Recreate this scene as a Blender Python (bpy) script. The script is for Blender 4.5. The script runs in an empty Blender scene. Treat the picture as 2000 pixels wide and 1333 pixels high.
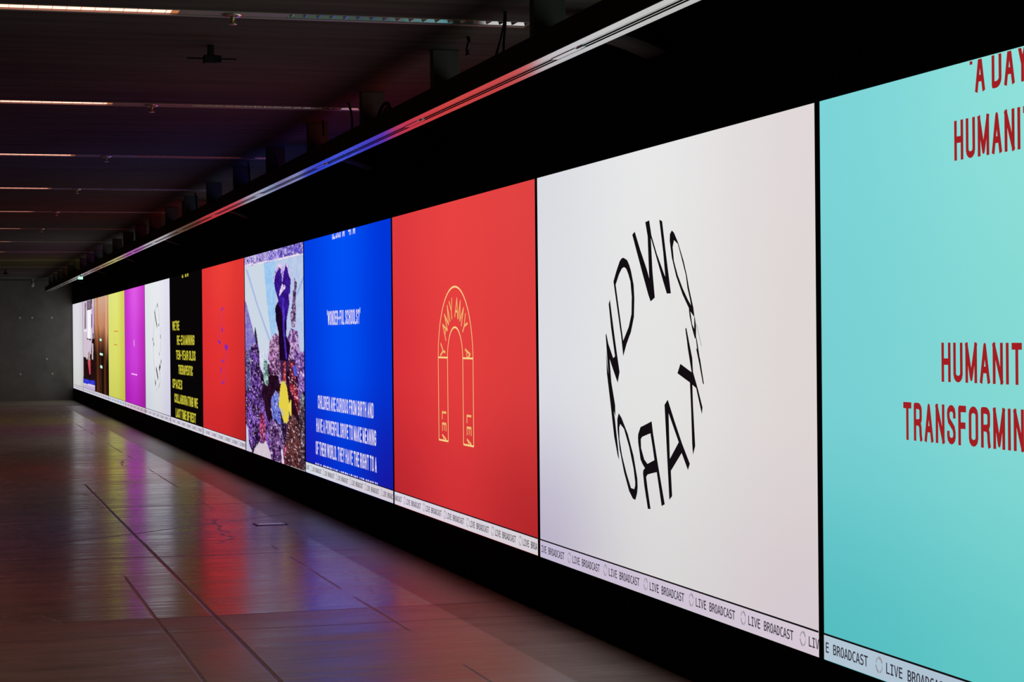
import bpy, bmesh, math, random, json
from mathutils import Vector, Matrix
from mathutils.geometry import tessellate_polygon

SC = bpy.context.scene
COL = SC.collection

# ------------------------------------------------------------------ camera
CAM_Z = 1.651
YAW, PITCH, ROLL = 0.2758, -0.003, -0.0091
FOCAL_PX = 3938.1
cam_data = bpy.data.cameras.new('camera')
cam_data.sensor_width = 36.0
cam_data.lens = FOCAL_PX / 2000 * 36.0
cam_data.clip_start = 0.05
cam_data.clip_end = 200
cam = bpy.data.objects.new('camera', cam_data)
COL.objects.link(cam)
fwd = Vector((math.sin(YAW) * math.cos(PITCH), math.cos(YAW) * math.cos(PITCH), math.sin(PITCH)))
rgt = Vector((math.cos(YAW), -math.sin(YAW), 0))
upv = rgt.cross(fwd)
r2 = math.cos(ROLL) * rgt + math.sin(ROLL) * upv
u2 = -math.sin(ROLL) * rgt + math.cos(ROLL) * upv
M = Matrix((r2, u2, -fwd)).transposed().to_4x4()
M.translation = Vector((0, 0, CAM_Z))
cam.matrix_world = M
SC.camera = cam

# ------------------------------------------------------------------ world, exposure
world = bpy.data.worlds.new('world')
SC.world = world
world.use_nodes = True
world.node_tree.nodes['Background'].inputs[0].default_value = (0.0, 0.0, 0.0, 1)
world.node_tree.nodes['Background'].inputs[1].default_value = 0.0
SC.view_settings.view_transform = 'Standard'
SC.view_settings.look = 'None'
SC.view_settings.exposure = 0.0
SC.view_settings.gamma = 1.0
SC.view_settings.use_curve_mapping = False
SC.cycles.max_bounces = 6
SC.cycles.sample_clamp_indirect = 4.0

# ------------------------------------------------------------------ measures (metres)
WX = 3.4116            # plane of the screen faces
ZB, ZT = 0.3311, 2.5806  # lower and upper edge of the screens
Y0 = 7.4751            # a joint between two screens
PW = 4.0               # screen pitch
CEIL = 3.221
FARY = 55.50
LIGHT_Y0, LIGHT_S = 9.7832, 3.9045
TRACK_Z = 2.893

# ------------------------------------------------------------------ colour helpers
def lin1(c):
    c /= 255.0
    return c / 12.92 if c <= 0.04045 else ((c + 0.055) / 1.055) ** 2.4
def lin(c):
    return (lin1(c[0]), lin1(c[1]), lin1(c[2]), 1.0)

# ------------------------------------------------------------------ materials
def new_mat(name):
    m = bpy.data.materials.new(name)
    m.use_nodes = True
    return m, m.node_tree, m.node_tree.nodes['Principled BSDF']

def plain(name, col, rough=0.6, metal=0.0, spec=0.5):
    m, nt, b = new_mat(name)
    b.inputs['Base Color'].default_value = (*col, 1)
    b.inputs['Roughness'].default_value = rough
    b.inputs['Metallic'].default_value = metal
    b.inputs['Specular IOR Level'].default_value = spec
    tc = nt.nodes.new('ShaderNodeTexCoord')
    n = nt.nodes.new('ShaderNodeTexNoise')
    n.inputs['Scale'].default_value = 14
    nt.links.new(tc.outputs['Object'], n.inputs['Vector'])
    mr = nt.nodes.new('ShaderNodeMapRange')
    mr.inputs['To Min'].default_value = max(0.02, rough - 0.06)
    mr.inputs['To Max'].default_value = min(1, rough + 0.06)
    nt.links.new(n.outputs['Fac'], mr.inputs['Value'])
    nt.links.new(mr.outputs['Result'], b.inputs['Roughness'])
    return m

def emit(name, col, strength=1.0, sampled=True):
    m = bpy.data.materials.new(name)
    m.use_nodes = True
    nt = m.node_tree
    nt.nodes.clear()
    e = nt.nodes.new('ShaderNodeEmission')
    e.inputs['Color'].default_value = lin(col)
    e.inputs['Strength'].default_value = strength
    o = nt.nodes.new('ShaderNodeOutputMaterial')
    nt.links.new(e.outputs[0], o.inputs[0])
    if not sampled:
        m.cycles.emission_sampling = 'NONE'
    return m

def display_material():
    m = bpy.data.materials.new('led_display')
    m.use_nodes = True
    nt = m.node_tree
    nt.nodes.clear()
    a = nt.nodes.new('ShaderNodeAttribute')
    a.attribute_name = 'content'
    e = nt.nodes.new('ShaderNodeEmission')
    e.inputs['Strength'].default_value = 1.0
    o = nt.nodes.new('ShaderNodeOutputMaterial')
    nt.links.new(a.outputs['Color'], e.inputs['Color'])
    nt.links.new(e.outputs[0], o.inputs[0])
    return m
M_DISPLAY = display_material()
M_BLACK_TEXT = emit('black_pixels', (18, 14, 18), 1, False)
M_GREY_TEXT = emit('grey_pixels', (150, 146, 156), 1, False)
M_TICKER_TEXT = emit('ticker_pixels', (52, 48, 60), 1, False)
M_RED_TEXT = emit('red_pixels', (160, 30, 34), 1, False)
M_WHITE_TEXT = emit('white_pixels', (226, 220, 244), 1, False)
M_CREAM_TEXT = emit('cream_pixels', (246, 214, 140), 1, False)
M_ORANGE_TEXT = emit('orange_pixels', (236, 184, 110), 1, False)
M_YELLOW_TEXT = emit('yellow_pixels', (212, 204, 62), 1, False)
M_PURPLE_TEXT = emit('purple_pixels', (128, 40, 178), 1, False)
M_VIOLET_TEXT = emit('violet_pixels', (178, 50, 130), 1, False)
M_ORANGE_MARK = emit('orange_mark_pixels', (222, 160, 70), 1, False)
M_PINK_TEXT = emit('pink_pixels', (212, 92, 226), 1, False)
M_LPINK_TEXT = emit('light_pink_pixels', (246, 190, 246), 1, False)
M_CABINET = plain('cabinet_black', (0.004, 0.004, 0.004), 0.8, 0, 0.1)
M_BLACK = plain('matt_black_paint', (0.003, 0.003, 0.003), 0.9, 0, 0.05)
M_DEVICE = plain('black_plastic', (0.004, 0.004, 0.004), 0.55, 0, 0.25)
M_CABLE = plain('black_cable', (0.004, 0.004, 0.004), 0.4, 0, 0.4)
M_BEAM = plain('dark_brown_steel', (0.030, 0.022, 0.018), 0.75, 0, 0.2)
M_HANGER = plain('dull_grey_hanger', (0.10, 0.10, 0.09), 0.7, 0, 0.2)
M_BRACKET = plain('dark_bracket', (0.03, 0.03, 0.028), 0.7, 0, 0.2)
M_CHANNEL = plain('painted_channel', (0.32, 0.30, 0.27), 0.5, 0, 0.4)
M_ALU = plain('louvre_aluminium', (0.85, 0.85, 0.87), 0.18, 1.0)
M_CHROME = plain('chrome', (0.8, 0.8, 0.78), 0.12, 1.0)
M_BRASS = plain('brass', (0.55, 0.45, 0.15), 0.3, 1.0)
M_GREYP = plain('pale_grey_plastic', (0.45, 0.45, 0.43), 0.5)
M_STEELP = plain('floor_steel', (0.9, 0.92, 0.92), 0.30, 1.0)
M_LAMP = emit('warm_tube_light', (255, 168, 146), 3.0)
M_END_GLOW = emit('orange_end_glow', (214, 128, 84), 0.8, False)  # reflective end beside the lamp, its orange reflection painted as a glow
M_EXIT = emit('green_sign_light', (190, 255, 225), 1.1)
M_WARMDOT = emit('indicator_yellow', (230, 220, 120), 0.8, False)

def rail_material():
    # satin aluminium: sharp along the rail, brushed, with a thin pale lacquer
    m, nt, b = new_mat('satin_aluminium_rail')
    b.inputs['Base Color'].default_value = (0.93, 0.93, 0.93, 1)
    b.inputs['Metallic'].default_value = 1.0
    b.inputs['Roughness'].default_value = 0.26
    return m
M_RAIL = rail_material()

def floor_material():
    m, nt, b = new_mat('polished_concrete_floor')
    N, Lk = nt.nodes, nt.links
    tc = N.new('ShaderNodeTexCoord')
    sep = N.new('ShaderNodeSeparateXYZ')
    Lk.new(tc.outputs['Object'], sep.inputs[0])
    def noise(scale, loc, sc, detail=6, rough=0.6, dist=0.0):
        mp = N.new('ShaderNodeMapping')
        mp.inputs['Scale'].default_value = sc
        mp.inputs['Location'].default_value = loc
        Lk.new(tc.outputs['Object'], mp.inputs[0])
        n = N.new('ShaderNodeTexNoise')
        n.inputs['Scale'].default_value = scale
        n.inputs['Detail'].default_value = detail
        n.inputs['Roughness'].default_value = rough
        n.inputs['Distortion'].default_value = dist
        Lk.new(mp.outputs[0], n.inputs['Vector'])
        return n.outputs['Fac']
    def ramp(fac, a, c, lo, hi):
        r = N.new('ShaderNodeMapRange')
        r.inputs['From Min'].default_value = a
        r.inputs['From Max'].default_value = c
        r.inputs['To Min'].default_value = lo
        r.inputs['To Max'].default_value = hi
        Lk.new(fac, r.inputs['Value'])
        return r.outputs['Result']
    def math_(op, a, c=None):
        n = N.new('ShaderNodeMath')
        n.operation = op
        for i, v in enumerate((a, c)):
            if v is None:
                continue
            if isinstance(v, (int, float)):
                n.inputs[i].default_value = v
            else:
                Lk.new(v, n.inputs[i])
        return n.outputs[0]
    patch = noise(0.35, (3, 1, 0), (1, 1, 1), 4, 0.6, 0.6)
    wear = noise(1.6, (0, 7, 0), (1, 0.8, 1), 8, 0.7, 0.4)
    streak = noise(1.0, (0, 0, 0), (0.7, 7.0, 1), 5, 0.65, 0.5)     # trowel streaks run across the room
    fine = noise(1.0, (5, 2, 0), (5.0, 34.0, 1), 4, 0.7)
    speck = noise(60, (0, 0, 0), (1, 1, 1), 2, 0.5)
    # saw-cut and shrinkage joints
    wob = noise(0.5, (0, 0, 4), (1, 1, 1), 3, 0.5)
    wobs = ramp(wob, 0, 1, -0.10, 0.10)
    def line(coord, at, w):
        d = math_('ABSOLUTE', math_('SUBTRACT', coord, at))
        return ramp(d, w * 0.5, w, 1.0, 0.0)
    X, Y = sep.outputs['X'], sep.outputs['Y']
    Yw = math_('ADD', Y, wobs)
    Xw = math_('ADD', X, math_('MULTIPLY', wobs, 0.10))
    gate = ramp(noise(0.8, (9, 9, 1), (1, 1, 1), 2, 0.5), 0.46, 0.50, 0.0, 1.0)
    cuts = math_('MULTIPLY', line(Xw, 1.545, 0.016), ramp(Y, 23.0, 23.4, 0.85, 0.0))
    cuts = math_('MAXIMUM', cuts, math_('MULTIPLY', line(Xw, 1.20, 0.013), ramp(Y, 14.0, 14.3, 0.6, 0.0)))
    cuts = math_('MAXIMUM', cuts, math_('MULTIPLY', math_('MULTIPLY', line(Xw, 2.50, 0.011), gate), 0.7))
    cuts = math_('MAXIMUM', cuts, math_('MULTIPLY', line(Xw, -0.9, 0.014), gate))
    for y, w in ((11.35, .016), (12.0, .018), (15.35, .024), (16.45, .02), (20.0, .03), (24.4, .04)):
        cuts = math_('MAXIMUM', cuts, math_('MULTIPLY', line(Yw, y, w), 0.6))
    diag = math_('SUBTRACT', Yw, math_('MULTIPLY', X, 0.9))
    cuts = math_('MAXIMUM', cuts, math_('MULTIPLY', line(diag, 15.87, .03), 0.8))
    vor = N.new('ShaderNodeTexVoronoi')
    vor.feature = 'DISTANCE_TO_EDGE'
    vor.inputs['Scale'].default_value = 0.55
    mp = N.new('ShaderNodeMapping')
    Lk.new(tc.outputs['Object'], mp.inputs[0])
    nz = N.new('ShaderNodeTexNoise')
    nz.inputs['Scale'].default_value = 2.2
    nz.inputs['Detail'].default_value = 6
    Lk.new(tc.outputs['Object'], nz.inputs['Vector'])
    mixv = N.new('ShaderNodeMixRGB')
    mixv.inputs['Fac'].default_value = 0.22
    Lk.new(mp.outputs[0], mixv.inputs[1])
    Lk.new(nz.outputs['Color'], mixv.inputs[2])
    Lk.new(mixv.outputs[0], vor.inputs['Vector'])
    crack = ramp(vor.outputs['Distance'], 0.002, 0.006, 0.55, 0.0)
    crack = math_('MULTIPLY', crack, ramp(noise(0.5, (2, 8, 3), (1, 1, 1), 2), 0.50, 0.58, 0.0, 1.0))
    dark = math_('MAXIMUM', cuts, crack)
    # strip along the screens is a separate pour, unpolished
    side = ramp(X, 2.88, 2.90, 0.0, 1.0)
    cr = N.new('ShaderNodeValToRGB')
    cr.color_ramp.elements[0].position = 0.3
    cr.color_ramp.elements[0].color = (0.30, 0.20, 0.145, 1)
    cr.color_ramp.elements[1].position = 0.72
    cr.color_ramp.elements[1].color = (0.60, 0.43, 0.335, 1)
    tone = math_('ADD', math_('MULTIPLY', patch, 0.45), math_('ADD', math_('MULTIPLY', wear, 0.3), math_('MULTIPLY', streak, 0.25)))
    Lk.new(tone, cr.inputs[0])
    k = math_('MULTIPLY', ramp(fine, 0.3, 0.7, 0.80, 1.12), math_('SUBTRACT', 1.0, math_('MULTIPLY', dark, 0.42)))
    k = math_('MULTIPLY', k, ramp(side, 0, 1, 1.0, 0.80))
    k = math_('MULTIPLY', k, ramp(streak, 0.3, 0.7, 0.84, 1.14))
    k = math_('MULTIPLY', k, ramp(speck, 0.22, 0.28, 0.5, 1.0))
    mul = N.new('ShaderNodeVectorMath')
    mul.operation = 'SCALE'
    Lk.new(cr.outputs[0], mul.inputs[0])
    Lk.new(k, mul.inputs['Scale'])
    Lk.new(mul.outputs[0], b.inputs['Base Color'])
    ro = math_('ADD', ramp(wear, 0.3, 0.7, -0.03, 0.05), ramp(streak, 0.3, 0.7, ROUGH_LO, ROUGH_HI))
    ro = math_('ADD', ro, math_('MULTIPLY', side, 0.16))
    # the slab beyond the cross joint is a later pour with a duller polish, worn bright in places
    dull = math_('MULTIPLY', ramp(Yw, 11.98, 12.02, 1.0, 0.0), ramp(patch, 0.42, 0.58, 1.0, 0.55))
    ro = math_('ADD', ro, math_('MULTIPLY', dull, 0.17))
    ro = math_('ADD', ro, math_('MULTIPLY', dark, 0.25))
    Lk.new(ro, b.inputs['Roughness'])
    # trowelled sheen comes and goes in flecks drawn out across the room
    fleck = noise(1.0, (2, 4, 0), (0.9, 4.0, 1), 7, 0.75, 0.8)
    Lk.new(ramp(fleck, 0.35, 0.65, 0.22, 1.0), b.inputs['Specular IOR Level'])
    bp = N.new('ShaderNodeBump')
    bp.inputs['Strength'].default_value = 0.75
    bp.inputs['Distance'].default_value = 0.004
    h = math_('SUBTRACT', math_('ADD', math_('MULTIPLY', streak, 1.2), math_('MULTIPLY', fine, 0.25)), math_('MULTIPLY', dark, 0.9))
    Lk.new(h, bp.inputs['Height'])
    Lk.new(bp.outputs[0], b.inputs['Normal'])
    return m
ROUGH_LO, ROUGH_HI = 0.15, 0.27

def boarded(name, c1, c2, rough, scale, stretch, bump, tie=False):
    m, nt, b = new_mat(name)
    N, Lk = nt.nodes, nt.links
    tc = N.new('ShaderNodeTexCoord')
    mp = N.new('ShaderNodeMapping')
    mp.inputs['Scale'].default_value = stretch
    Lk.new(tc.outputs['Object'], mp.inputs[0])
    n = N.new('ShaderNodeTexNoise')
    n.inputs['Scale'].default_value = scale
    n.inputs['Detail'].default_value = 7
    n.inputs['Roughness'].default_value = 0.65
    Lk.new(mp.outputs[0], n.inputs['Vector'])
    n2 = N.new('ShaderNodeTexNoise')
    n2.inputs['Scale'].default_value = 0.5
    n2.inputs['Detail'].default_value = 5
    Lk.new(tc.outputs['Object'], n2.inputs['Vector'])
    ad = N.new('ShaderNodeMath')
    ad.operation = 'ADD'
    Lk.new(n.outputs['Fac'], ad.inputs[0])
    Lk.new(n2.outputs['Fac'], ad.inputs[1])
    ha = N.new('ShaderNodeMath')
    ha.operation = 'MULTIPLY'
    ha.inputs[1].default_value = 0.5
    Lk.new(ad.outputs[0], ha.inputs[0])
    cr = N.new('ShaderNodeValToRGB')
    cr.color_ramp.elements[0].position = 0.33
    cr.color_ramp.elements[0].color = (*c1, 1)
    cr.color_ramp.elements[1].position = 0.67
    cr.color_ramp.elements[1].color = (*c2, 1)
    Lk.new(ha.outputs[0], cr.inputs[0])
    Lk.new(cr.outputs[0], b.inputs['Base Color'])
    b.inputs['Roughness'].default_value = rough
    b.inputs['Specular IOR Level'].default_value = 0.2
    bp = N.new('ShaderNodeBump')
    bp.inputs['Strength'].default_value = bump
    bp.inputs['Distance'].default_value = 0.01
    Lk.new(n.outputs['Fac'], bp.inputs['Height'])
    Lk.new(bp.outputs[0], b.inputs['Normal'])
    return m
M_FLOOR = floor_material()
M_CEIL = boarded('board_marked_ceiling', (0.018, 0.019, 0.014), (0.085, 0.086, 0.066), 0.85, 1.0, (0.5, 9.0, 1), 0.5)
M_WALL = boarded('bare_concrete_wall', (0.10, 0.098, 0.083), (0.23, 0.226, 0.20), 0.75, 1.2, (1, 1, 1), 0.2)
M_BAND = boarded('pale_concrete_band', (0.20, 0.17, 0.12), (0.27, 0.23, 0.17), 0.6, 3.0, (1, 1, 1), 0.2)

# ------------------------------------------------------------------ object helpers
def finish(name, bm, mat, parent=None, smooth=False):
    me = bpy.data.meshes.new(name)
    bm.normal_update()
    bm.to_mesh(me)
    bm.free()
    if mat:
        me.materials.append(mat)
    if smooth:
        for p in me.polygons:
            p.use_smooth = True
    o = bpy.data.objects.new(name, me)
    COL.objects.link(o)
    if parent:
        o.parent = parent
    return o

def tag(o, label, cat, group=None):
    o['label'] = label
    o['category'] = cat
    if group:
        o['group'] = group
    return o

def empty(name, loc, label, cat, group=None):
    o = bpy.data.objects.new(name, None)
    o.empty_display_size = 0.1
    COL.objects.link(o)
    o.location = loc
    return tag(o, label, cat, group)

def struct(name, bm, mat):
    o = finish(name, bm, mat)
    o['kind'] = 'structure'
    return o

def box(bm, x0, y0, z0, x1, y1, z1, bev=0.0):
    vs = [bm.verts.new((x, y, z)) for z in (z0, z1) for x, y in ((x0, y0), (x1, y0), (x1, y1), (x0, y1))]
    fs = []
    for f in ((0, 3, 2, 1), (4, 5, 6, 7), (0, 1, 5, 4), (1, 2, 6, 5), (2, 3, 7, 6), (3, 0, 4, 7)):
        fs.append(bm.faces.new([vs[i] for i in f]))
    if bev:
        es = list({e for f in fs for e in f.edges})
        bmesh.ops.bevel(bm, geom=es, offset=bev, segments=2, affect='EDGES', profile=0.5)
    return vs

def tube(bm, pts, r, n=8, cap=True):
    rings = []
    pts = [Vector(p) for p in pts]
    for i, p in enumerate(pts):
        d = (pts[min(i + 1, len(pts) - 1)] - pts[max(i - 1, 0)]).normalized()
        a = d.cross(Vector((0, 0, 1)))
        if a.length < 1e-3:
            a = Vector((1, 0, 0))
        a.normalize()
        c = d.cross(a)
        rr = r[i] if isinstance(r, (list, tuple)) else r
        rings.append([bm.verts.new(p + rr * (math.cos(t) * a + math.sin(t) * c)) for t in (2 * math.pi * k / n for k in range(n))])
    for i in range(len(rings) - 1):
        for k in range(n):
            bm.faces.new((rings[i][k], rings[i][(k + 1) % n], rings[i + 1][(k + 1) % n], rings[i + 1][k]))
    if cap:
        bm.faces.new(rings[0][::-1])
        bm.faces.new(rings[-1])

def lathe(bm, prof, n=20, origin=(0, 0, 0)):
    ox, oy, oz = origin
    rings = [[bm.verts.new((ox + r * math.cos(2 * math.pi * k / n), oy + r * math.sin(2 * math.pi * k / n), oz + z)) for k in range(n)] for r, z in prof]
    for i in range(len(rings) - 1):
        for k in range(n):
            bm.faces.new((rings[i][k], rings[i][(k + 1) % n], rings[i + 1][(k + 1) % n], rings[i + 1][k]))
    bm.faces.new(rings[0][::-1])
    bm.faces.new(rings[-1])

# ------------------------------------------------------------------ the setting
XL, YN = -9.0, -7.0
bm = bmesh.new(); box(bm, XL, YN, -0.2, WX + 0.3, FARY + 0.3, 0)
struct('floor', bm, M_FLOOR)
bm = bmesh.new(); box(bm, XL, FARY, 0, WX + 0.3, FARY + 0.3, CEIL + 0.2)
struct('wall_far', bm, M_WALL)
bm = bmesh.new(); box(bm, XL - 0.3, YN, 0, XL, FARY + 0.3, CEIL + 0.2)
struct('wall_left', bm, M_WALL)
bm = bmesh.new(); box(bm, XL, YN - 0.3, 0, WX + 0.3, YN, CEIL + 0.2)
struct('wall_back', bm, M_WALL)
# wall behind the screens, its black fascia over them stands flush with the screen faces
bm = bmesh.new()
box(bm, WX + 0.10, YN, 0, WX + 0.30, FARY, CEIL)
box(bm, WX + 0.001, YN, ZT + 0.003, WX + 0.10, FARY, CEIL)
struct('wall_right', bm, M_BLACK)
bm = bmesh.new(); box(bm, WX, YN, 0, WX + 0.10, FARY, ZB - 0.003)
struct('trim_1', bm, M_BLACK)
bm = bmesh.new(); box(bm, XL, FARY - 4.6, 0.0, WX, FARY, 0.004)
struct('trim_2', bm, M_BAND)
# ceiling with slots for the recessed lights
N_ROWS = 12
LX0, LX1, LHW = -2.0, 2.872, 0.093
bm = bmesh.new()
ys = [YN]
for k in range(N_ROWS):
    yc = LIGHT_Y0 + k * LIGHT_S
    ys += [yc - LHW, yc + LHW]
ys.append(FARY)
for i in range(0, len(ys), 2):
    box(bm, XL, ys[i], CEIL, WX + 0.3, ys[i + 1], CEIL + 0.1)
for k in range(N_ROWS):
    yc = LIGHT_Y0 + k * LIGHT_S
    box(bm, XL, yc - LHW, CEIL, LX0, yc + LHW, CEIL + 0.1)
    box(bm, LX1, yc - LHW, CEIL, WX + 0.3, yc + LHW, CEIL + 0.1)
box(bm, XL, YN, CEIL + 0.1, WX + 0.3, FARY, CEIL + 0.2)
struct('ceiling', bm, M_CEIL)

# ------------------------------------------------------------------ screen content
GLYPHS = json.loads(r'''{"M":{"L":[602,[[75,520,146,520,146,59,397,59,397,0,75,0]]],"I":[602,[[70,520,359,520,359,461,250,461,250,59,359,59,359,0,70,0,70,59,179,59,179,461,70,461]]],"V":[602,[[214,59,337,520,409,520,257,0,172,0,20,520,93,520]]],"E":[602,[[69,520,377,520,377,461,139,461,139,307,367,307,367,248,139,248,139,59,384,59,384,0,69,0]]],"B":[602,[[128,248,128,58,212,58,264,63,299,79,319,108,325,150,318,194,298,224,262,242,212,248],[128,462,128,305,210,305,254,310,284,325,301,350,307,388,301,422,284,445,255,458,210,462],[58,520,212,520,282,511,335,485,367,444,378,388,372,345,355,313,326,290,287,278,332,263,367,235,389,194,396,143,384,81,350,36,292,9,212,0,58,0]]],"R":[602,[[265,245,290,235,311,219,332,190,359,142,429,0,354,0,292,131,266,177,244,204,219,216,188,220,120,220,120,0,50,0,50,520,195,520,270,510,326,481,360,434,372,369,365,323,343,285,310,259],[120,462,120,278,197,278,241,283,273,300,291,329,297,369,291,409,271,438,239,456,195,462]]],"O":[602,[[315,259,309,358,292,423,261,460,214,472,169,460,138,423,120,358,114,259,120,161,138,96,169,59,214,47,261,59,292,96,309,161],[389,259,378,141,346,57,291,7,214,-10,138,7,84,56,51,140,41,259,51,378,84,462,138,513,214,529,291,513,346,462,378,378]]],"A":[602,[[214,458,140,192,289,192],[172,520,257,520,416,0,344,0,305,135,123,135,86,0,13,0]]],"D":[602,[[152,58,227,69,276,101,302,163,311,259,302,357,276,418,227,451,152,462,118,462,118,58],[153,520,257,504,329,456,371,376,385,259,371,144,329,63,257,16,153,0,48,0,48,520]]],"C":[602,[[374,18,346,6,319,-3,290,-8,259,-10,170,8,104,61,62,146,48,259,62,373,104,458,170,511,259,529,290,527,319,522,346,513,374,501,374,429,347,447,318,461,289,469,259,472,199,459,156,419,130,353,122,259,130,166,156,100,199,60,259,47,289,50,319,58,347,72,374,91]]],"S":[602,[[352,502,352,431,320,449,288,462,256,470,223,472,179,466,144,449,123,422,116,386,120,356,135,334,162,317,205,304,242,295,306,273,349,242,374,198,382,142,371,77,336,29,280,0,203,-10,166,-8,129,-2,92,8,55,21,55,96,94,74,131,59,167,50,203,47,250,53,286,71,308,99,315,138,310,172,295,197,267,215,224,229,186,237,124,258,81,287,57,326,48,376,60,438,95,487,150,519,220,529,250,528,283,522,317,514]]],"T":[602,[[16,520,413,520,413,461,250,461,250,0,180,0,180,461,16,461]]]}}''')
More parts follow.
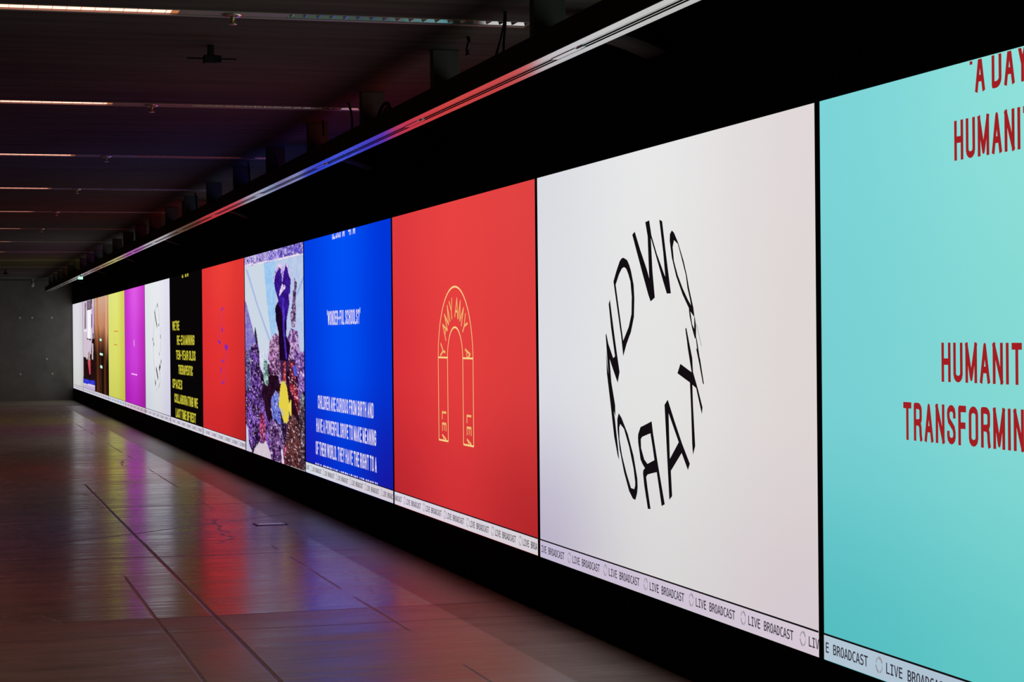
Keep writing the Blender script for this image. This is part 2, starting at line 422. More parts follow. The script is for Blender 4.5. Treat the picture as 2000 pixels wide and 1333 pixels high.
DATA = json.loads(r'''{"ring":[[[1.707,1.828,1.746,1.842,1.825,1.748,1.92,1.647,1.986,1.564,2.038,1.499,1.976,1.481,1.943,1.514,1.847,1.639,1.768,1.745]],[[1.907,1.881,1.966,1.887,1.985,1.819,2.007,1.633,2.038,1.499,1.987,1.489,1.956,1.613,1.94,1.808]],[[1.917,1.863,1.966,1.887,1.996,1.811,2.072,1.716,2.18,1.607,2.244,1.563,2.268,1.515,2.21,1.515,2.161,1.575,1.987,1.798]],[[2.112,1.882,2.153,1.872,2.198,1.727,2.268,1.515,2.22,1.515,2.189,1.606,2.164,1.718]],[[1.565,1.716,1.624,1.701,1.657,1.674,1.682,1.644,1.722,1.571,1.731,1.5,1.722,1.406,1.673,1.329,1.604,1.269,1.548,1.204,1.519,1.302,1.446,1.483,1.4,1.597,1.451,1.652,1.504,1.7,1.534,1.713],[1.572,1.667,1.606,1.658,1.639,1.629,1.672,1.589,1.69,1.511,1.684,1.423,1.64,1.357,1.55,1.285,1.513,1.381,1.436,1.579,1.494,1.633,1.538,1.66]],[[1.318,1.479,1.339,1.504,1.362,1.439,1.415,1.296,1.457,1.193,1.487,1.121,1.455,1.064,1.413,1.207,1.354,1.353]],[[1.263,1.314,1.273,1.325,1.307,1.268,1.385,1.193,1.428,1.207,1.477,1.121,1.455,1.064,1.394,1.12,1.313,1.199,1.279,1.239]],[[1.263,1.314,1.288,1.239,1.323,1.199,1.351,1.065,1.41,0.946,1.413,0.886,1.368,0.932,1.329,1.025,1.291,1.165]],[[1.267,1.233,1.286,1.159,1.345,1.012,1.404,0.873,1.45,0.728,1.468,0.659,1.444,0.681,1.389,0.779,1.331,0.957,1.278,1.111]],[[1.467,0.905,1.511,0.883,1.61,0.802,1.696,0.695,1.752,0.582,1.756,0.537,1.746,0.504,1.719,0.469,1.68,0.473,1.622,0.508,1.544,0.601,1.476,0.716,1.444,0.821,1.443,0.874],[1.49,0.849,1.55,0.826,1.628,0.737,1.694,0.63,1.718,0.56,1.717,0.541,1.701,0.523,1.652,0.526,1.584,0.597,1.516,0.685,1.477,0.769,1.473,0.829]],[[1.975,0.882,1.996,0.819,2.065,0.665,2.155,0.481,2.11,0.469,2.043,0.632,1.953,0.619,1.906,0.611,1.887,0.597,1.904,0.547,1.948,0.441,1.907,0.439,1.857,0.55,1.839,0.613,1.844,0.63,1.869,0.641,1.831,0.661,1.803,0.682,1.77,0.764,1.767,0.79,1.771,0.809,1.807,0.846,1.884,0.862],[1.955,0.821,1.985,0.755,2.011,0.69,1.907,0.665,1.86,0.685,1.814,0.74,1.811,0.785,1.829,0.797,1.864,0.804]],[[2.21,0.997,2.304,0.894,2.406,0.789,2.505,0.701,2.479,0.669,2.396,0.746,2.245,0.651,2.26,0.529,2.22,0.508,2.201,0.661,2.164,0.97],[2.22,0.931,2.357,0.796,2.233,0.709]],[[2.515,1.089,2.548,1.077,2.554,0.982,2.578,0.789,2.548,0.745,2.538,0.796,2.528,0.951]],[[2.389,1.174,2.546,1.134,2.622,1.055,2.506,1.089,2.348,1.128]],[[2.46,1.342,2.474,1.347,2.549,1.203,2.558,1.137,2.622,1.055,2.677,0.974,2.668,0.941,2.597,1.061,2.541,1.131,2.49,1.251,2.48,1.285]],[[2.594,1.311,2.61,1.296,2.647,1.204,2.65,1.204,2.699,1.081,2.683,1.086,2.641,1.174,2.599,1.251,2.613,1.245]],[[2.288,1.82,2.318,1.807,2.375,1.755,2.446,1.665,2.487,1.597,2.515,1.535,2.569,1.442,2.582,1.402,2.554,1.412,2.505,1.443,2.427,1.506,2.342,1.596,2.285,1.687,2.257,1.771,2.261,1.803],[2.317,1.771,2.368,1.751,2.424,1.671,2.473,1.597,2.493,1.536,2.527,1.479,2.538,1.453,2.499,1.479,2.428,1.537,2.364,1.601,2.314,1.67,2.298,1.738]],[[2.509,1.438,2.555,1.433,2.589,1.392,2.602,1.356,2.601,1.301,2.587,1.293,2.552,1.341,2.518,1.403],[2.53,1.423,2.579,1.397,2.578,1.341,2.553,1.362]]],"ringgray":[[2.6,1.371,2.616,1.356,2.676,1.255,2.663,1.265]],"small":[[0.07,2.097,1.883,2.16,1.84],[0.06,1.638,1.778,1.767,1.686,2.035,1.502],[0.09,2.307,1.556,2.303,1.514],[0.05,2.554,1.376,2.548,1.315],[0.08,1.491,1.252,1.514,1.196],[0.05,1.289,1.323,1.355,1.28],[0.05,2.356,1.088,2.351,1.033],[0.07,2.646,0.967,2.602,0.912],[0.08,2.495,0.883,2.331,0.813],[0.07,1.823,0.834,2.13,0.651],[0.1,1.665,0.607,1.742,0.553]],"smallgray":[[0.025,1.63,1.687,1.47,1.463,1.38,1.252,1.423,0.969,1.583,0.76,1.569,0.605],[0.025,1.961,1.864,1.816,1.769],[0.02,2.228,1.846,2.346,1.693,2.439,1.555],[0.02,2.591,1.499,2.607,1.253,2.488,1.089],[0.025,2.203,0.866,2.429,0.732,2.416,0.594,2.17,0.506],[0.03,1.943,0.515,1.935,0.438]],"pu_thin":[[0.022,2.061,1.687,1.887,1.662,1.8,1.617,1.741,1.572,1.664,1.47,1.636,1.377,1.615,1.283],[0.014,2.129,1.686,2.14,1.558,2.111,1.439],[0.014,1.923,1.394,1.898,1.339,1.894,1.283],[0.018,2.261,1.156,2.223,1.101,2.185,1.046,2.047,1.017,1.911,1.025],[0.016,2.529,1.193,2.497,1.013,2.444,0.922,2.339,0.847,2.2,0.781,2.028,0.746,1.879,0.775,1.795,0.866,1.824,0.978]],"pu_thick":[[0.03,1.991,1.677,2.109,1.694],[0.03,1.593,1.279,1.719,1.263,1.857,1.246],[0.05,2.077,1.43,1.972,1.403],[0.045,2.23,1.206,2.385,1.211,2.517,1.201],[0.16,2.364,1.193,2.361,1.161],[0.07,1.87,0.941,1.865,0.867],[0.03,1.911,1.03,2.013,1.017,2.13,1.027],[0.03,1.926,0.762,2.042,0.744,2.166,0.771]],"mark8":[[0.025,1.425,1.471,2.47,1.464],[0.025,1.393,1.197,2.219,1.193],[0.02,2.334,1.177,2.29,0.794]],"mark8c":[[0.12,1.644,1.388,1.66,1.269]],"mark7":[[0.02,1.932,1.57,1.605,1.174,1.363,0.663],[0.02,1.932,1.57,2.219,1.176,2.465,0.659]],"mark7b":[[0.022,1.3,0.66,2.465,0.656],[0.1,1.89,1.294,1.927,1.175]],"AQ":[[[203,215,228],[200,212,228],0,[-0.125,2.302,2.563,2.255,2.492,1.037,-0.21,1.006]],[[168,205,240],[150,195,238],1,[1.39,2.239,2.676,2.241,2.625,1.36,1.921,1.315,1.639,1.7]],[[188,205,232],[180,195,230],1,[2.245,2.26,4.15,2.253,4.088,1.098,2.175,1.08]],[[150,145,200],[120,105,190],1,[-0.086,1.793,0.121,1.707,0.715,1.337,1.029,1.079,-0.134,1.069]],[[195,190,232],[150,130,215],1,[-0.056,2.263,1.977,2.253,1.97,2.13,-0.063,2.144]],[[175,165,230],[90,70,190],1,[1.673,2.266,4.101,2.251,4.095,2.132,1.666,2.151]],[[238,225,235],[215,205,235],1,[-0.062,2.165,1.604,2.151,4.046,2.14,4.045,2.123,1.603,2.136,-0.063,2.146]],[[170,185,226],[170,185,226],0,[0.077,2.108,0.231,2.103,1.065,1.651,1.889,1.287,1.767,1.277,0.871,1.694]],[[150,170,225],[150,170,225],0,[3.934,1.918,3.982,1.891,3.566,1.718,3.568,1.753]],[[60,30,75],[25,8,25],1,[0.35,0.797,1.752,0.953,3.852,0.984,4.053,0.003,0.154,-0.034,-0.041,0.293,-0.016,0.674]],[[40,28,60],[60,45,80],1,[0.703,1.357,0.775,1.446,0.882,1.356,1.094,1.087,0.964,1.086]],[[75,50,95],[150,120,165],1,[3.322,1.759,3.323,1.785,3.414,1.792,3.431,1.916,3.574,1.859,3.485,1.667,3.506,1.578,3.445,1.411,3.233,1.421,3.16,1.538,3.301,1.67]],[[205,165,215],[95,55,125],1,[2.955,1.296,3.179,1.412,3.599,1.375,3.645,1.269,3.788,1.095,2.943,1.087]],[[200,160,200],[110,60,110],1,[1.693,1.076,1.797,1.268,1.982,1.325,2.192,1.362,2.423,1.333,2.466,1.083]],[[100,100,160],[70,60,120],1,[-0.129,1.168,0.409,1.171,0.431,0.747,-0.162,0.665]],[[130,85,195],[35,12,50],1,[0.411,1.202,0.623,1.254,0.994,1.224,1.089,1.144,1.245,1.015,1.105,0.883,1.356,0.698,1.536,0.505,1.901,0.324,1.943,0.005,1.699,0.07,1.322,0.149,0.927,0.15,0.649,0.044,0.439,0.008,0.164,0.113,-0.004,0.295,-0.016,0.663,0.417,0.747,0.457,0.83]],[[28,8,22],[45,15,40],1,[1.226,0.705,1.363,0.828,1.812,0.914,2.534,0.908,2.496,0.756,2.108,0.737,1.858,0.643,1.851,0.526,2.081,0.283,1.533,0.456,1.352,0.648]],[[185,130,190],[60,20,55],1,[1.734,1.168,2.491,1.172,2.508,0.964,2.359,0.923,2.058,0.909,1.752,0.953]],[[215,225,235],[195,200,225],1,[1.089,1.154,1.734,1.158,1.665,1.059,1.537,1.038,1.304,0.916,1.08,1.003]],[[150,205,190],[70,100,100],1,[1.412,1.086,1.633,1.049,1.713,0.825,1.616,0.783,1.395,0.808,1.337,0.917]],[[160,115,200],[85,50,120],1,[3.335,1.176,3.991,1.179,3.991,0.721,3.626,0.657,3.586,0.89,3.436,1.05]],[[60,28,150],[45,15,120],1,[2.109,1.955,2.231,2.026,2.467,2.083,2.831,2.016,2.89,2.075,3.0,2.078,3.09,2.034,3.206,1.887,3.112,1.655,2.939,1.495,2.902,1.332,3.169,1.224,2.998,1.079,2.437,1.073,2.425,1.361,2.23,1.502,2.208,1.634,2.416,1.705,2.191,1.84]],[[28,6,42],[22,5,30],1,[2.208,1.634,2.369,1.687,2.582,1.609,2.745,1.497,2.884,1.496,2.902,1.332,3.169,1.224,2.998,1.079,2.437,1.073,2.425,1.361,2.23,1.502]],[[85,55,205],[70,35,170],1,[2.646,1.728,2.786,1.725,2.821,1.36,2.944,1.096,2.845,1.096,2.695,1.406]],[[232,210,248],[190,160,230],1,[2.095,1.927,2.231,2.026,2.468,2.091,2.777,2.054,2.831,2.016,2.774,2.004,2.55,2.034,2.389,2.026,2.21,1.971,2.165,1.902]],[[225,200,245],[190,160,230],1,[2.85,2.065,3.0,2.079,3.095,2.025,3.191,1.905,3.101,1.944,2.998,2.037]],[[240,228,252],[200,180,240],1,[2.435,1.732,2.537,1.813,2.683,1.876,2.804,1.843,2.834,1.87,2.886,1.823,2.706,1.795,2.505,1.754]],[[225,205,245],[180,150,225],1,[2.578,2.024,2.803,2.012,2.683,1.883,2.631,1.958]],[[215,190,240],[180,150,225],1,[3.074,1.746,3.107,1.763,3.197,1.726,3.113,1.673]],[[215,70,55],[150,40,40],1,[2.704,1.042,2.831,1.071,2.858,0.857,2.676,0.863]],[[175,50,65],[70,15,30],1,[3.056,1.082,3.329,1.058,3.628,0.693,3.566,0.512,3.412,0.615,3.095,0.788]],[[75,95,225],[60,80,200],1,[3.272,1.021,3.435,1.032,3.526,0.943,3.402,0.918]],[[215,180,225],[120,80,150],1,[2.358,0.914,2.537,0.955,2.588,0.833,2.442,0.83]],[[35,10,22],[50,16,30],1,[2.991,0.925,3.095,0.788,3.414,0.651,3.618,0.514,3.19,0.525,3.006,0.694]],[[95,75,85],[45,28,32],1,[3.626,0.657,3.841,0.779,3.995,0.792,3.952,-0.004,3.617,0.011]],[[130,150,140],[80,70,80],1,[3.691,0.695,3.841,0.77,3.941,0.738,3.884,0.63]],[[118,135,225],[78,92,195],1,[1.858,0.643,2.17,0.752,2.434,0.707,2.48,0.49,2.572,0.371,2.328,0.409,2.152,0.45,1.999,0.424,1.882,0.527]],[[130,90,160],[50,20,65],1,[1.815,0.447,2.089,0.418,2.504,0.397,2.725,0.218,2.586,-0.0,1.819,-0.007,1.711,0.266]],[[112,62,58],[60,28,30],1,[2.872,0.319,3.021,0.473,3.218,0.544,3.511,0.492,3.688,0.355,3.798,-0.005,2.768,-0.013,2.839,0.224]],[[222,85,140],[90,20,60],1,[1.034,0.478,1.278,0.487,1.476,0.355,1.453,0.195,1.257,0.146,1.032,0.236]],[[214,208,230],[200,196,222],1,[-0.052,0.335,0.158,0.249,0.219,0.095,0.453,0.003,-0.076,-0.02]],[[215,200,214],[205,190,206],1,[0.507,-0.015,0.663,0.055,0.993,0.148,1.256,0.134,1.485,0.187,1.774,0.074,1.856,-0.014]],[[232,212,232],[220,200,220],1,[2.507,0.142,2.606,0.147,2.7,-0.008,2.551,-0.002]],[[205,80,110],[80,30,45],1,[2.695,0.198,2.867,0.225,2.837,0.001,2.695,0.003]],[[170,150,200],[60,40,80],1,[2.326,0.361,2.573,0.381,2.612,0.25,2.493,0.207]],[[228,208,72],[215,190,60],0,[2.559,0.842,2.676,0.865,2.818,0.847,2.917,0.798,3.011,0.676,3.032,0.566,2.993,0.472,2.907,0.436,2.822,0.428,2.653,0.459,2.512,0.539,2.375,0.591,2.428,0.697,2.453,0.726,2.499,0.803]],[[235,215,85],[215,190,60],0,[2.997,0.629,3.155,0.686,3.184,0.617,3.156,0.504,3.005,0.574]],[[205,195,150],[215,200,120],0,[2.415,0.583,2.63,0.571,2.753,0.51,2.654,0.482,2.501,0.548]],[[195,190,195],[195,190,195],0,[-0.207,-0.019,3.952,0.005,3.951,-0.026,-0.21,-0.064]]],"ST":[[[212,196,212],[205,188,206],1,[0.048,2.294,4.144,2.3,4.053,-0.574,-0.391,-0.745]],[[120,105,120],[90,80,95],1,[0.76,2.206,1.123,2.206,1.03,1.551,0.667,1.553]],[[235,228,236],[235,228,236],0,[0.382,1.554,1.439,1.56,1.429,1.493,0.374,1.497]],[[140,115,135],[120,95,115],1,[1.454,2.245,2.87,2.245,2.841,2.033,1.422,2.021]],[[30,15,40],[30,15,40],0,[2.872,2.262,3.175,2.256,3.144,2.028,1.501,2.003,1.504,2.025,2.842,2.044]],[[245,244,248],[240,240,246],0,[1.63,2.006,2.884,2.016,2.743,1.312,1.649,1.335]],[[20,8,20],[20,8,20],0,[1.407,1.335,2.819,1.312,2.785,1.285,1.403,1.307]],[[60,35,80],[60,35,80],0,[2.977,1.911,3.234,1.908,3.157,1.562,2.929,1.563]],[[190,165,205],[200,180,210],1,[3.226,2.07,3.966,2.059,3.885,1.451,3.142,1.453]],[[50,25,70],[50,25,70],0,[3.367,1.452,3.694,1.451,3.656,1.167,3.329,1.166]],[[60,25,60],[60,25,60],0,[3.955,2.304,4.216,2.299,3.98,-0.577,3.569,-0.592]],[[40,20,22],[25,8,12],1,[0.15,0.875,0.852,0.869,1.333,0.806,1.663,0.865,2.773,0.972,3.124,1.322,4.087,1.321,4.096,0.3,0.072,0.333]],[[195,185,160],[150,90,90],1,[1.676,0.954,2.318,1.036,2.518,0.795,1.732,0.787]],[[215,200,212],[215,200,212],0,[3.11,1.213,3.529,1.214,3.434,0.836,3.058,0.833]],[[215,85,95],[190,60,75],1,[1.572,0.786,2.596,0.801,2.552,0.477,2.161,0.459]],[[38,38,205],[60,70,210],1,[-0.064,0.336,4.174,0.338,4.16,0.232,-0.08,0.22]],[[225,215,232],[225,215,232],0,[-0.08,0.22,4.16,0.232,4.156,0.205,-0.085,0.185]],[[190,170,215],[200,185,215],1,[-0.085,0.185,4.156,0.205,4.128,-0.008,-0.113,-0.006]]]}''')
SW, SH = 3.949, ZT - ZB
TICK_H = 0.104

def uvw(k, u, v, lift=0.0):
    """screen k, metres from its left edge and from its lower edge -> place in the room"""
    return (WX - lift, Y0 + PW * (k + 1) - u, ZB + v)

def poly_faces(bm, k, loops, lift):
    loops3 = [[Vector((l[i], l[i + 1], 0)) for i in range(0, len(l), 2)] for l in loops]
    flat = [p for l in loops3 for p in l]
    vs = [bm.verts.new(uvw(k, p.x, p.y, lift)) for p in flat]
    for t in tessellate_polygon(loops3):
        try:
            bm.faces.new([vs[i] for i in t])
        except ValueError:
            pass

def clip(bm, z, keep_above):
    bmesh.ops.bisect_plane(bm, geom=bm.verts[:] + bm.edges[:] + bm.faces[:], dist=1e-6, plane_co=(0, 0, z), plane_no=(0, 0, 1),
                           clear_outer=not keep_above, clear_inner=keep_above)

def inflate(loop, w):
    """push an outline outwards along its normals (a bolder letter)"""
    n = len(loop) // 2
    out = []
    for i in range(n):
        ax, ay = loop[2 * (i - 1)], loop[2 * (i - 1) + 1]
        bx, by = loop[2 * i], loop[2 * i + 1]
        cx, cy = loop[2 * ((i + 1) % n)], loop[2 * ((i + 1) % n) + 1]
        d1 = Vector((bx - ax, by - ay)); d2 = Vector((cx - bx, cy - by))
        if d1.length < 1e-9 or d2.length < 1e-9:
            out += [bx, by]; continue
        n1 = Vector((d1.y, -d1.x)).normalized(); n2 = Vector((d2.y, -d2.x)).normalized()
        s = n1 + n2
        if s.length < 0.35:
            s = s.normalized() * 0.35 if s.length > 1e-6 else n1
        s = s / max(0.3, s.length_squared / 2)
        out += [bx + s.x * w[0], by + s.y * w[1]]
    return out

def area(l):
    n = len(l) // 2
    return 0.5 * sum(l[2 * i] * l[2 * ((i + 1) % n) + 1] - l[2 * ((i + 1) % n)] * l[2 * i + 1] for i in range(n))

CAPS = {}
for f in GLYPHS:
    H = GLYPHS[f]['L'][1]
    CAPS[f] = max(max(l[1::2]) for l in H)

def glyph_groups(font, ch):
    """outer outlines, each with the holes inside it"""
    loops = GLYPHS[font][ch][1]
    if not loops:
        return []
    outs = sorted(loops, key=lambda l: -abs(area(l)))
    sign = 1 if area(outs[0]) > 0 else -1
    groups = []
    for l in outs:
        if area(l) * sign > 0:
            groups.append([l])
        else:
            groups[0].append(l)
    return [[(l if area(l) * sign > 0 else l) for l in g] for g in groups], sign

def add_text(bm, k, s, font, u0, v0, cap, width=None, sx=1.0, bold=(0, 0), lift=0.002, place=None, track=0):
    sc = cap / CAPS[font]
    glyphs = GLYPHS[font]
    tot = sum(glyphs[c][0] + track if c in glyphs else 600 for c in s)
    if width is not None:
        sx = width / (tot * sc)
    x = 0.0
    for c in s:
        adv = glyphs[c][0] + track if c in glyphs else 602
        if c in glyphs and glyphs[c][1]:
            gs, sign = glyph_groups(font, c)
            for g in gs:
                L2 = []
                for l in g:
                    pts = []
                    for i in range(0, len(l), 2):
                        pts += [(x + l[i]) * sc * sx, l[i + 1] * sc]
                    if bold[0] or bold[1]:
                        pts = inflate(pts, (bold[0] * sign, bold[1] * sign))
                    if place:
                        q = []
                        for i in range(0, len(pts), 2):
                            q += place(pts[i], pts[i + 1])
                    else:
                        q = []
                        for i in range(0, len(pts), 2):
                            q += [u0 + pts[i], v0 + pts[i + 1]]
                    L2.append(q)
                poly_faces(bm, k, L2, lift)
        x += adv
    return tot * sc * sx


def arc(cx, cy, rx, ry, a0, a1, n=6):
    return [(cx + rx * math.cos(math.radians(a0 + (a1 - a0) * q / n)), cy + ry * math.sin(math.radians(a0 + (a1 - a0) * q / n))) for q in range(n + 1)]
TOPA, BOTA = arc(.5, .84, .5, .16, 0, 180), arc(.5, .16, .5, .16, 180, 360)
# condensed grotesque capitals drawn as pen strokes: width, strokes (centre lines in a 1 x 1 cell)
PEN = {
    'A': (.44, [[(0, 0), (.5, 1), (1, 0)], [(.2, .3), (.8, .3)]]),
    'B': (.42, [[(0, .5), (0, 0), (.5, 0)] + arc(.5, .14, .5, .14, -90, 0) + arc(.5, .36, .5, .15, 0, 90) + [(0, .51)], [(0, .51), (0, 1), (.5, 1)] + arc(.5, .87, .42, .13, 90, 0) + arc(.5, .64, .42, .13, 0, -90)]),
    'C': (.42, [[(1, .74)] + TOPA + BOTA + [(1, .26)]]),
    'D': (.43, [[(0, 0), (0, 1), (.4, 1)] + arc(.4, .82, .6, .18, 90, 0) + arc(.4, .18, .6, .18, 0, -90) + [(0, 0)]]),
    'E': (.36, [[(1, 1), (0, 1), (0, 0), (1, 0)], [(0, .52), (.88, .52)]]),
    'F': (.35, [[(1, 1), (0, 1), (0, 0)], [(0, .5), (.88, .5)]]),
    'G': (.43, [[(1, .76)] + TOPA + BOTA + [(1, .47), (.55, .47)]]),
    'H': (.43, [[(0, 0), (0, 1)], [(1, 0), (1, 1)], [(0, .52), (1, .52)]]),
    'I': (.0, [[(0, 0), (0, 1)]]),
    'J': (.34, [[(1, 1), (1, .16)] + arc(.5, .16, .5, .16, 0, -180) + [(0, .3)]]),
    'K': (.43, [[(0, 0), (0, 1)], [(1, 1), (0, .36)], [(.33, .58), (1, 0)]]),
    'L': (.34, [[(0, 1), (0, 0), (1, 0)]]),
    'M': (.56, [[(0, 0), (0, 1)], [(0, 1), (.5, .05), (1, 1)], [(1, 1), (1, 0)]]),
    'N': (.44, [[(0, 0), (0, 1)], [(0, 1), (1, 0)], [(1, 0), (1, 1)]]),
    'O': (.44, [TOPA + BOTA + [(1, .84)]]),
    'P': (.42, [[(0, 0), (0, 1), (.5, 1)] + arc(.5, .84, .48, .16, 90, 0) + arc(.5, .60, .48, .16, 0, -90) + [(0, .44)]]),
    'R': (.43, [[(0, 0), (0, 1), (.5, 1)] + arc(.5, .86, .46, .14, 90, 0) + arc(.5, .62, .46, .14, 0, -90) + [(0, .48)], [(.5, .48), (.78, .44), (.9, .34), (.94, .1), (1, 0)]]),
    'S': (.41, [[(1, .79)] + TOPA + [(.02, .74), (.12, .62), (.5, .51), (.88, .39), (.99, .27)] + arc(.5, .16, .5, .16, 0, -180) + [(0, .21)]]),
    'T': (.42, [[(0, 1), (1, 1)], [(.5, 1), (.5, 0)]]),
    'U': (.43, [[(0, 1)] + BOTA + [(1, 1)]]),
    'V': (.44, [[(0, 1), (.5, 0), (1, 1)]]),
    'W': (.66, [[(0, 1), (.25, 0), (.5, 1), (.75, 0), (1, 1)]]),
    'X': (.43, [[(0, 0), (1, 1)], [(0, 1), (1, 0)]]),
    'Y': (.44, [[(0, 1), (.5, .42), (1, 1)], [(.5, .42), (.5, 0)]]),
    '0': (.42, [TOPA + BOTA + [(1, .84)]]),
    '1': (.2, [[(0, .8), (1, 1), (1, 0)]]),
    '2': (.41, [[(0, .68)] + TOPA[::-1] + [(1, .66), (0, .0), (1, 0)]]),
    '3': (.41, [[(0, .74)] + TOPA[::-1] + [(1, .68), (.8, .55), (.4, .52)], [(.4, .52), (.8, .49), (1, .36)] + BOTA[::-1] + [(0, .26)]]),
    '4': (.43, [[(.78, 0), (.78, 1), (0, .28), (1, .28)]]),
    "'": (.0, [[(0, 1), (0, .80)]]),
    '.': (.0, [[(0, 0), (0, .04)]]),
    ',': (.0, [[(0, .05), (0, -.1)]]),
    '-': (.22, [[(0, .45), (1, .45)]]),
    '?': (.40, [[(0, .80)] + TOPA[::-1] + [(1, .70), (.55, .46), (.5, .28)], [(.5, .02), (.5, .06)]]),
}
GAP, SPACE = 0.17, 0.26

def pen_stroke(bm, k, P, tw, th, place, lift):
    """a centre line P widened by an upright elliptical pen, tw wide and th high, with mitred corners and square ends"""
    P = [Vector(p) for p in P]
    P = [p for i, p in enumerate(P) if i == 0 or (p - P[i - 1]).length > 1e-5]
    closed = (P[0] - P[-1]).length < 1e-5 and len(P) > 2
    if closed:
        P = P[:-1]
    S = [Vector((p.x / tw, p.y / th)) for p in P]        # pen space: the pen is a circle of diameter 1
    n = len(S)
    if not closed:
        a = (S[0] - S[1]).normalized() * 0.5; b_ = (S[-1] - S[-2]).normalized() * 0.5
        S[0] = S[0] + a; S[-1] = S[-1] + b_
    def put(s):
        q = place(s.x * tw, s.y * th)
        return bm.verts.new(uvw(k, q[0], q[1], lift))
    def perp(d):
        d = d.normalized()
        return Vector((-d.y, d.x)) * 0.5
    segs = [(i, (i + 1) % n) for i in range(n if closed else n - 1)]
    ends = {}
    for i in range(n):
        if not closed and i in (0, n - 1):
            continue
        a, b_ = perp(S[i] - S[i - 1]), perp(S[(i + 1) % n] - S[i])
        m = (a + b_)
        if m.length > 0.72:                        # gentle or square corner: mitre
            m = m.normalized() * (0.5 / m.normalized().dot(a) * 0.5)
            ends[i] = m
        else:                                      # sharp corner: a round blot of the pen
            ring = [put(S[i] + 0.5 * Vector((math.cos(q * math.pi / 5), math.sin(q * math.pi / 5)))) for q in range(10)]
            bm.faces.new(ring)
    for i, j_ in segs:
        p = perp(S[j_] - S[i])
        a, b_ = ends.get(i, p), ends.get(j_, p)
        bm.faces.new((put(S[i] + a), put(S[j_] + b_), put(S[j_] - b_), put(S[i] - a)))

def pen_text(bm, k, s, x0, cap, tw, th, sx, place, lift=0.002):
    """draws s from x0, returns the x after it; place(x, y) maps the line of writing onto the screen"""
    x = x0
    for c in s:
        if c == ' ':
            x += SPACE * cap * sx
            continue
        w, strokes = PEN[c]
        W = w * cap * sx
        for st in strokes:
            P = [(x + tw / 2 + p[0] * W, th / 2 + p[1] * (cap - th)) for p in st]
            if c in "',.":
                P = [(x + tw / 2, cap * p[1] if p[1] > .5 else th / 2 + p[1] * cap) for p in st]
            pen_stroke(bm, k, P, tw, th, place, lift)
        x += W + tw + GAP * cap * sx
    return x

def fit_sx(s, width, cap, tw):
    fixed = sum(tw for c in s if c != ' ')
    flex = sum((SPACE if c == ' ' else PEN[c][0] + GAP) for c in s) - GAP
    return (width - fixed) / (flex * cap)

def lettering(k, lines, mat, parent, tw, th, clip_top=False, clip_low=None, name='lettering'):
    """each word is a mesh of its own"""
    for s, u0, u1, v0, cap in lines:
        sx = fit_sx(s, u1 - u0, cap, tw)
        x = u0
        for word in s.split(' '):
            for piece in (word if clip_top or clip_low is not None else [word]):
                bm = bmesh.new()
                x = pen_text(bm, k, piece, x, cap, tw, th, sx, lambda a, b_: (a, v0 + b_))
                if clip_top:
                    clip(bm, ZT - 0.004, False)
                if clip_low is not None:
                    clip(bm, ZB + clip_low, True)
                if bm.faces:
                    finish(name, bm, mat, parent)
                else:
                    bm.free()
            x += SPACE * cap * sx

def stroke(bm, k, pts, w, lift=0.002):
    P = [Vector((pts[i], pts[i + 1])) for i in range(0, len(pts), 2)]
    L_, R_ = [], []
    for i, p in enumerate(P):
        d = P[min(i + 1, len(P) - 1)] - P[max(i - 1, 0)]
        d.normalize()
        n = Vector((-d.y, d.x)) * (w / 2)
        L_.append(p + n); R_.append(p - n)
    vl = [bm.verts.new(uvw(k, q.x, q.y, lift)) for q in L_]
    vr = [bm.verts.new(uvw(k, q.x, q.y, lift)) for q in R_]
    for i in range(len(P) - 1):
        bm.faces.new((vl[i], vl[i + 1], vr[i + 1], vr[i]))

def marks(k, table, mat, parent, name='drawn_mark'):
    for row in table:
        bm = bmesh.new()
        stroke(bm, k, row[1:], row[0])
        finish(name, bm, mat, parent)

def hsh(a, b, s=0):
    n = math.sin(a * 127.1 + b * 311.7 + s * 74.7) * 43758.5453
    return n - math.floor(n)

def vnoise(x, y, s=0):
    xi, yi = math.floor(x), math.floor(y)
    fx, fy = x - xi, y - yi
    fx = fx * fx * (3 - 2 * fx); fy = fy * fy * (3 - 2 * fy)
    a, b_, c, d = hsh(xi, yi, s), hsh(xi + 1, yi, s), hsh(xi, yi + 1, s), hsh(xi + 1, yi + 1, s)
    return (a * (1 - fx) + b_ * fx) * (1 - fy) + (c * (1 - fx) + d * fx) * fy

def inside(u, v, P):
    n = len(P) // 2
    c = False
    j = n - 1
    for i in range(n):
        yi, yj = P[2 * i + 1], P[2 * j + 1]
        if (yi > v) != (yj > v):
            if u < (P[2 * j] - P[2 * i]) * (v - yi) / (yj - yi) + P[2 * i]:
                c = not c
        j = i
    return c

def grid_display(k, nu, nv, fn, parent):
    """the lit face of screen k: a flat grid whose picture is worked out by fn(u, v) -> srgb"""
    me = bpy.data.meshes.new('display')
    verts, cols = [], []
    for j in range(nv + 1):
        for i in range(nu + 1):
            u, v = SW * i / nu, SH * j / nv
            verts.append(uvw(k, u, v))
            c = fn(u, v)
            cols += [lin1(max(0, min(255, c[0]))), lin1(max(0, min(255, c[1]))), lin1(max(0, min(255, c[2]))), 1.0]
    faces = []
    for j in range(nv):
        for i in range(nu):
            a = j * (nu + 1) + i
            faces.append((a, a + 1, a + nu + 2, a + nu + 1)[::-1])
    me.from_pydata(verts, [], faces)
    at = me.color_attributes.new('content', 'FLOAT_COLOR', 'POINT')
    at.data.foreach_set('color', cols)
    me.materials.append(M_DISPLAY)
    o = bpy.data.objects.new('display', me)
    COL.objects.link(o)
    o.parent = parent
    return o

def lerp(a, b, t):
    return tuple(x + (y - x) * t for x, y in zip(a, b))

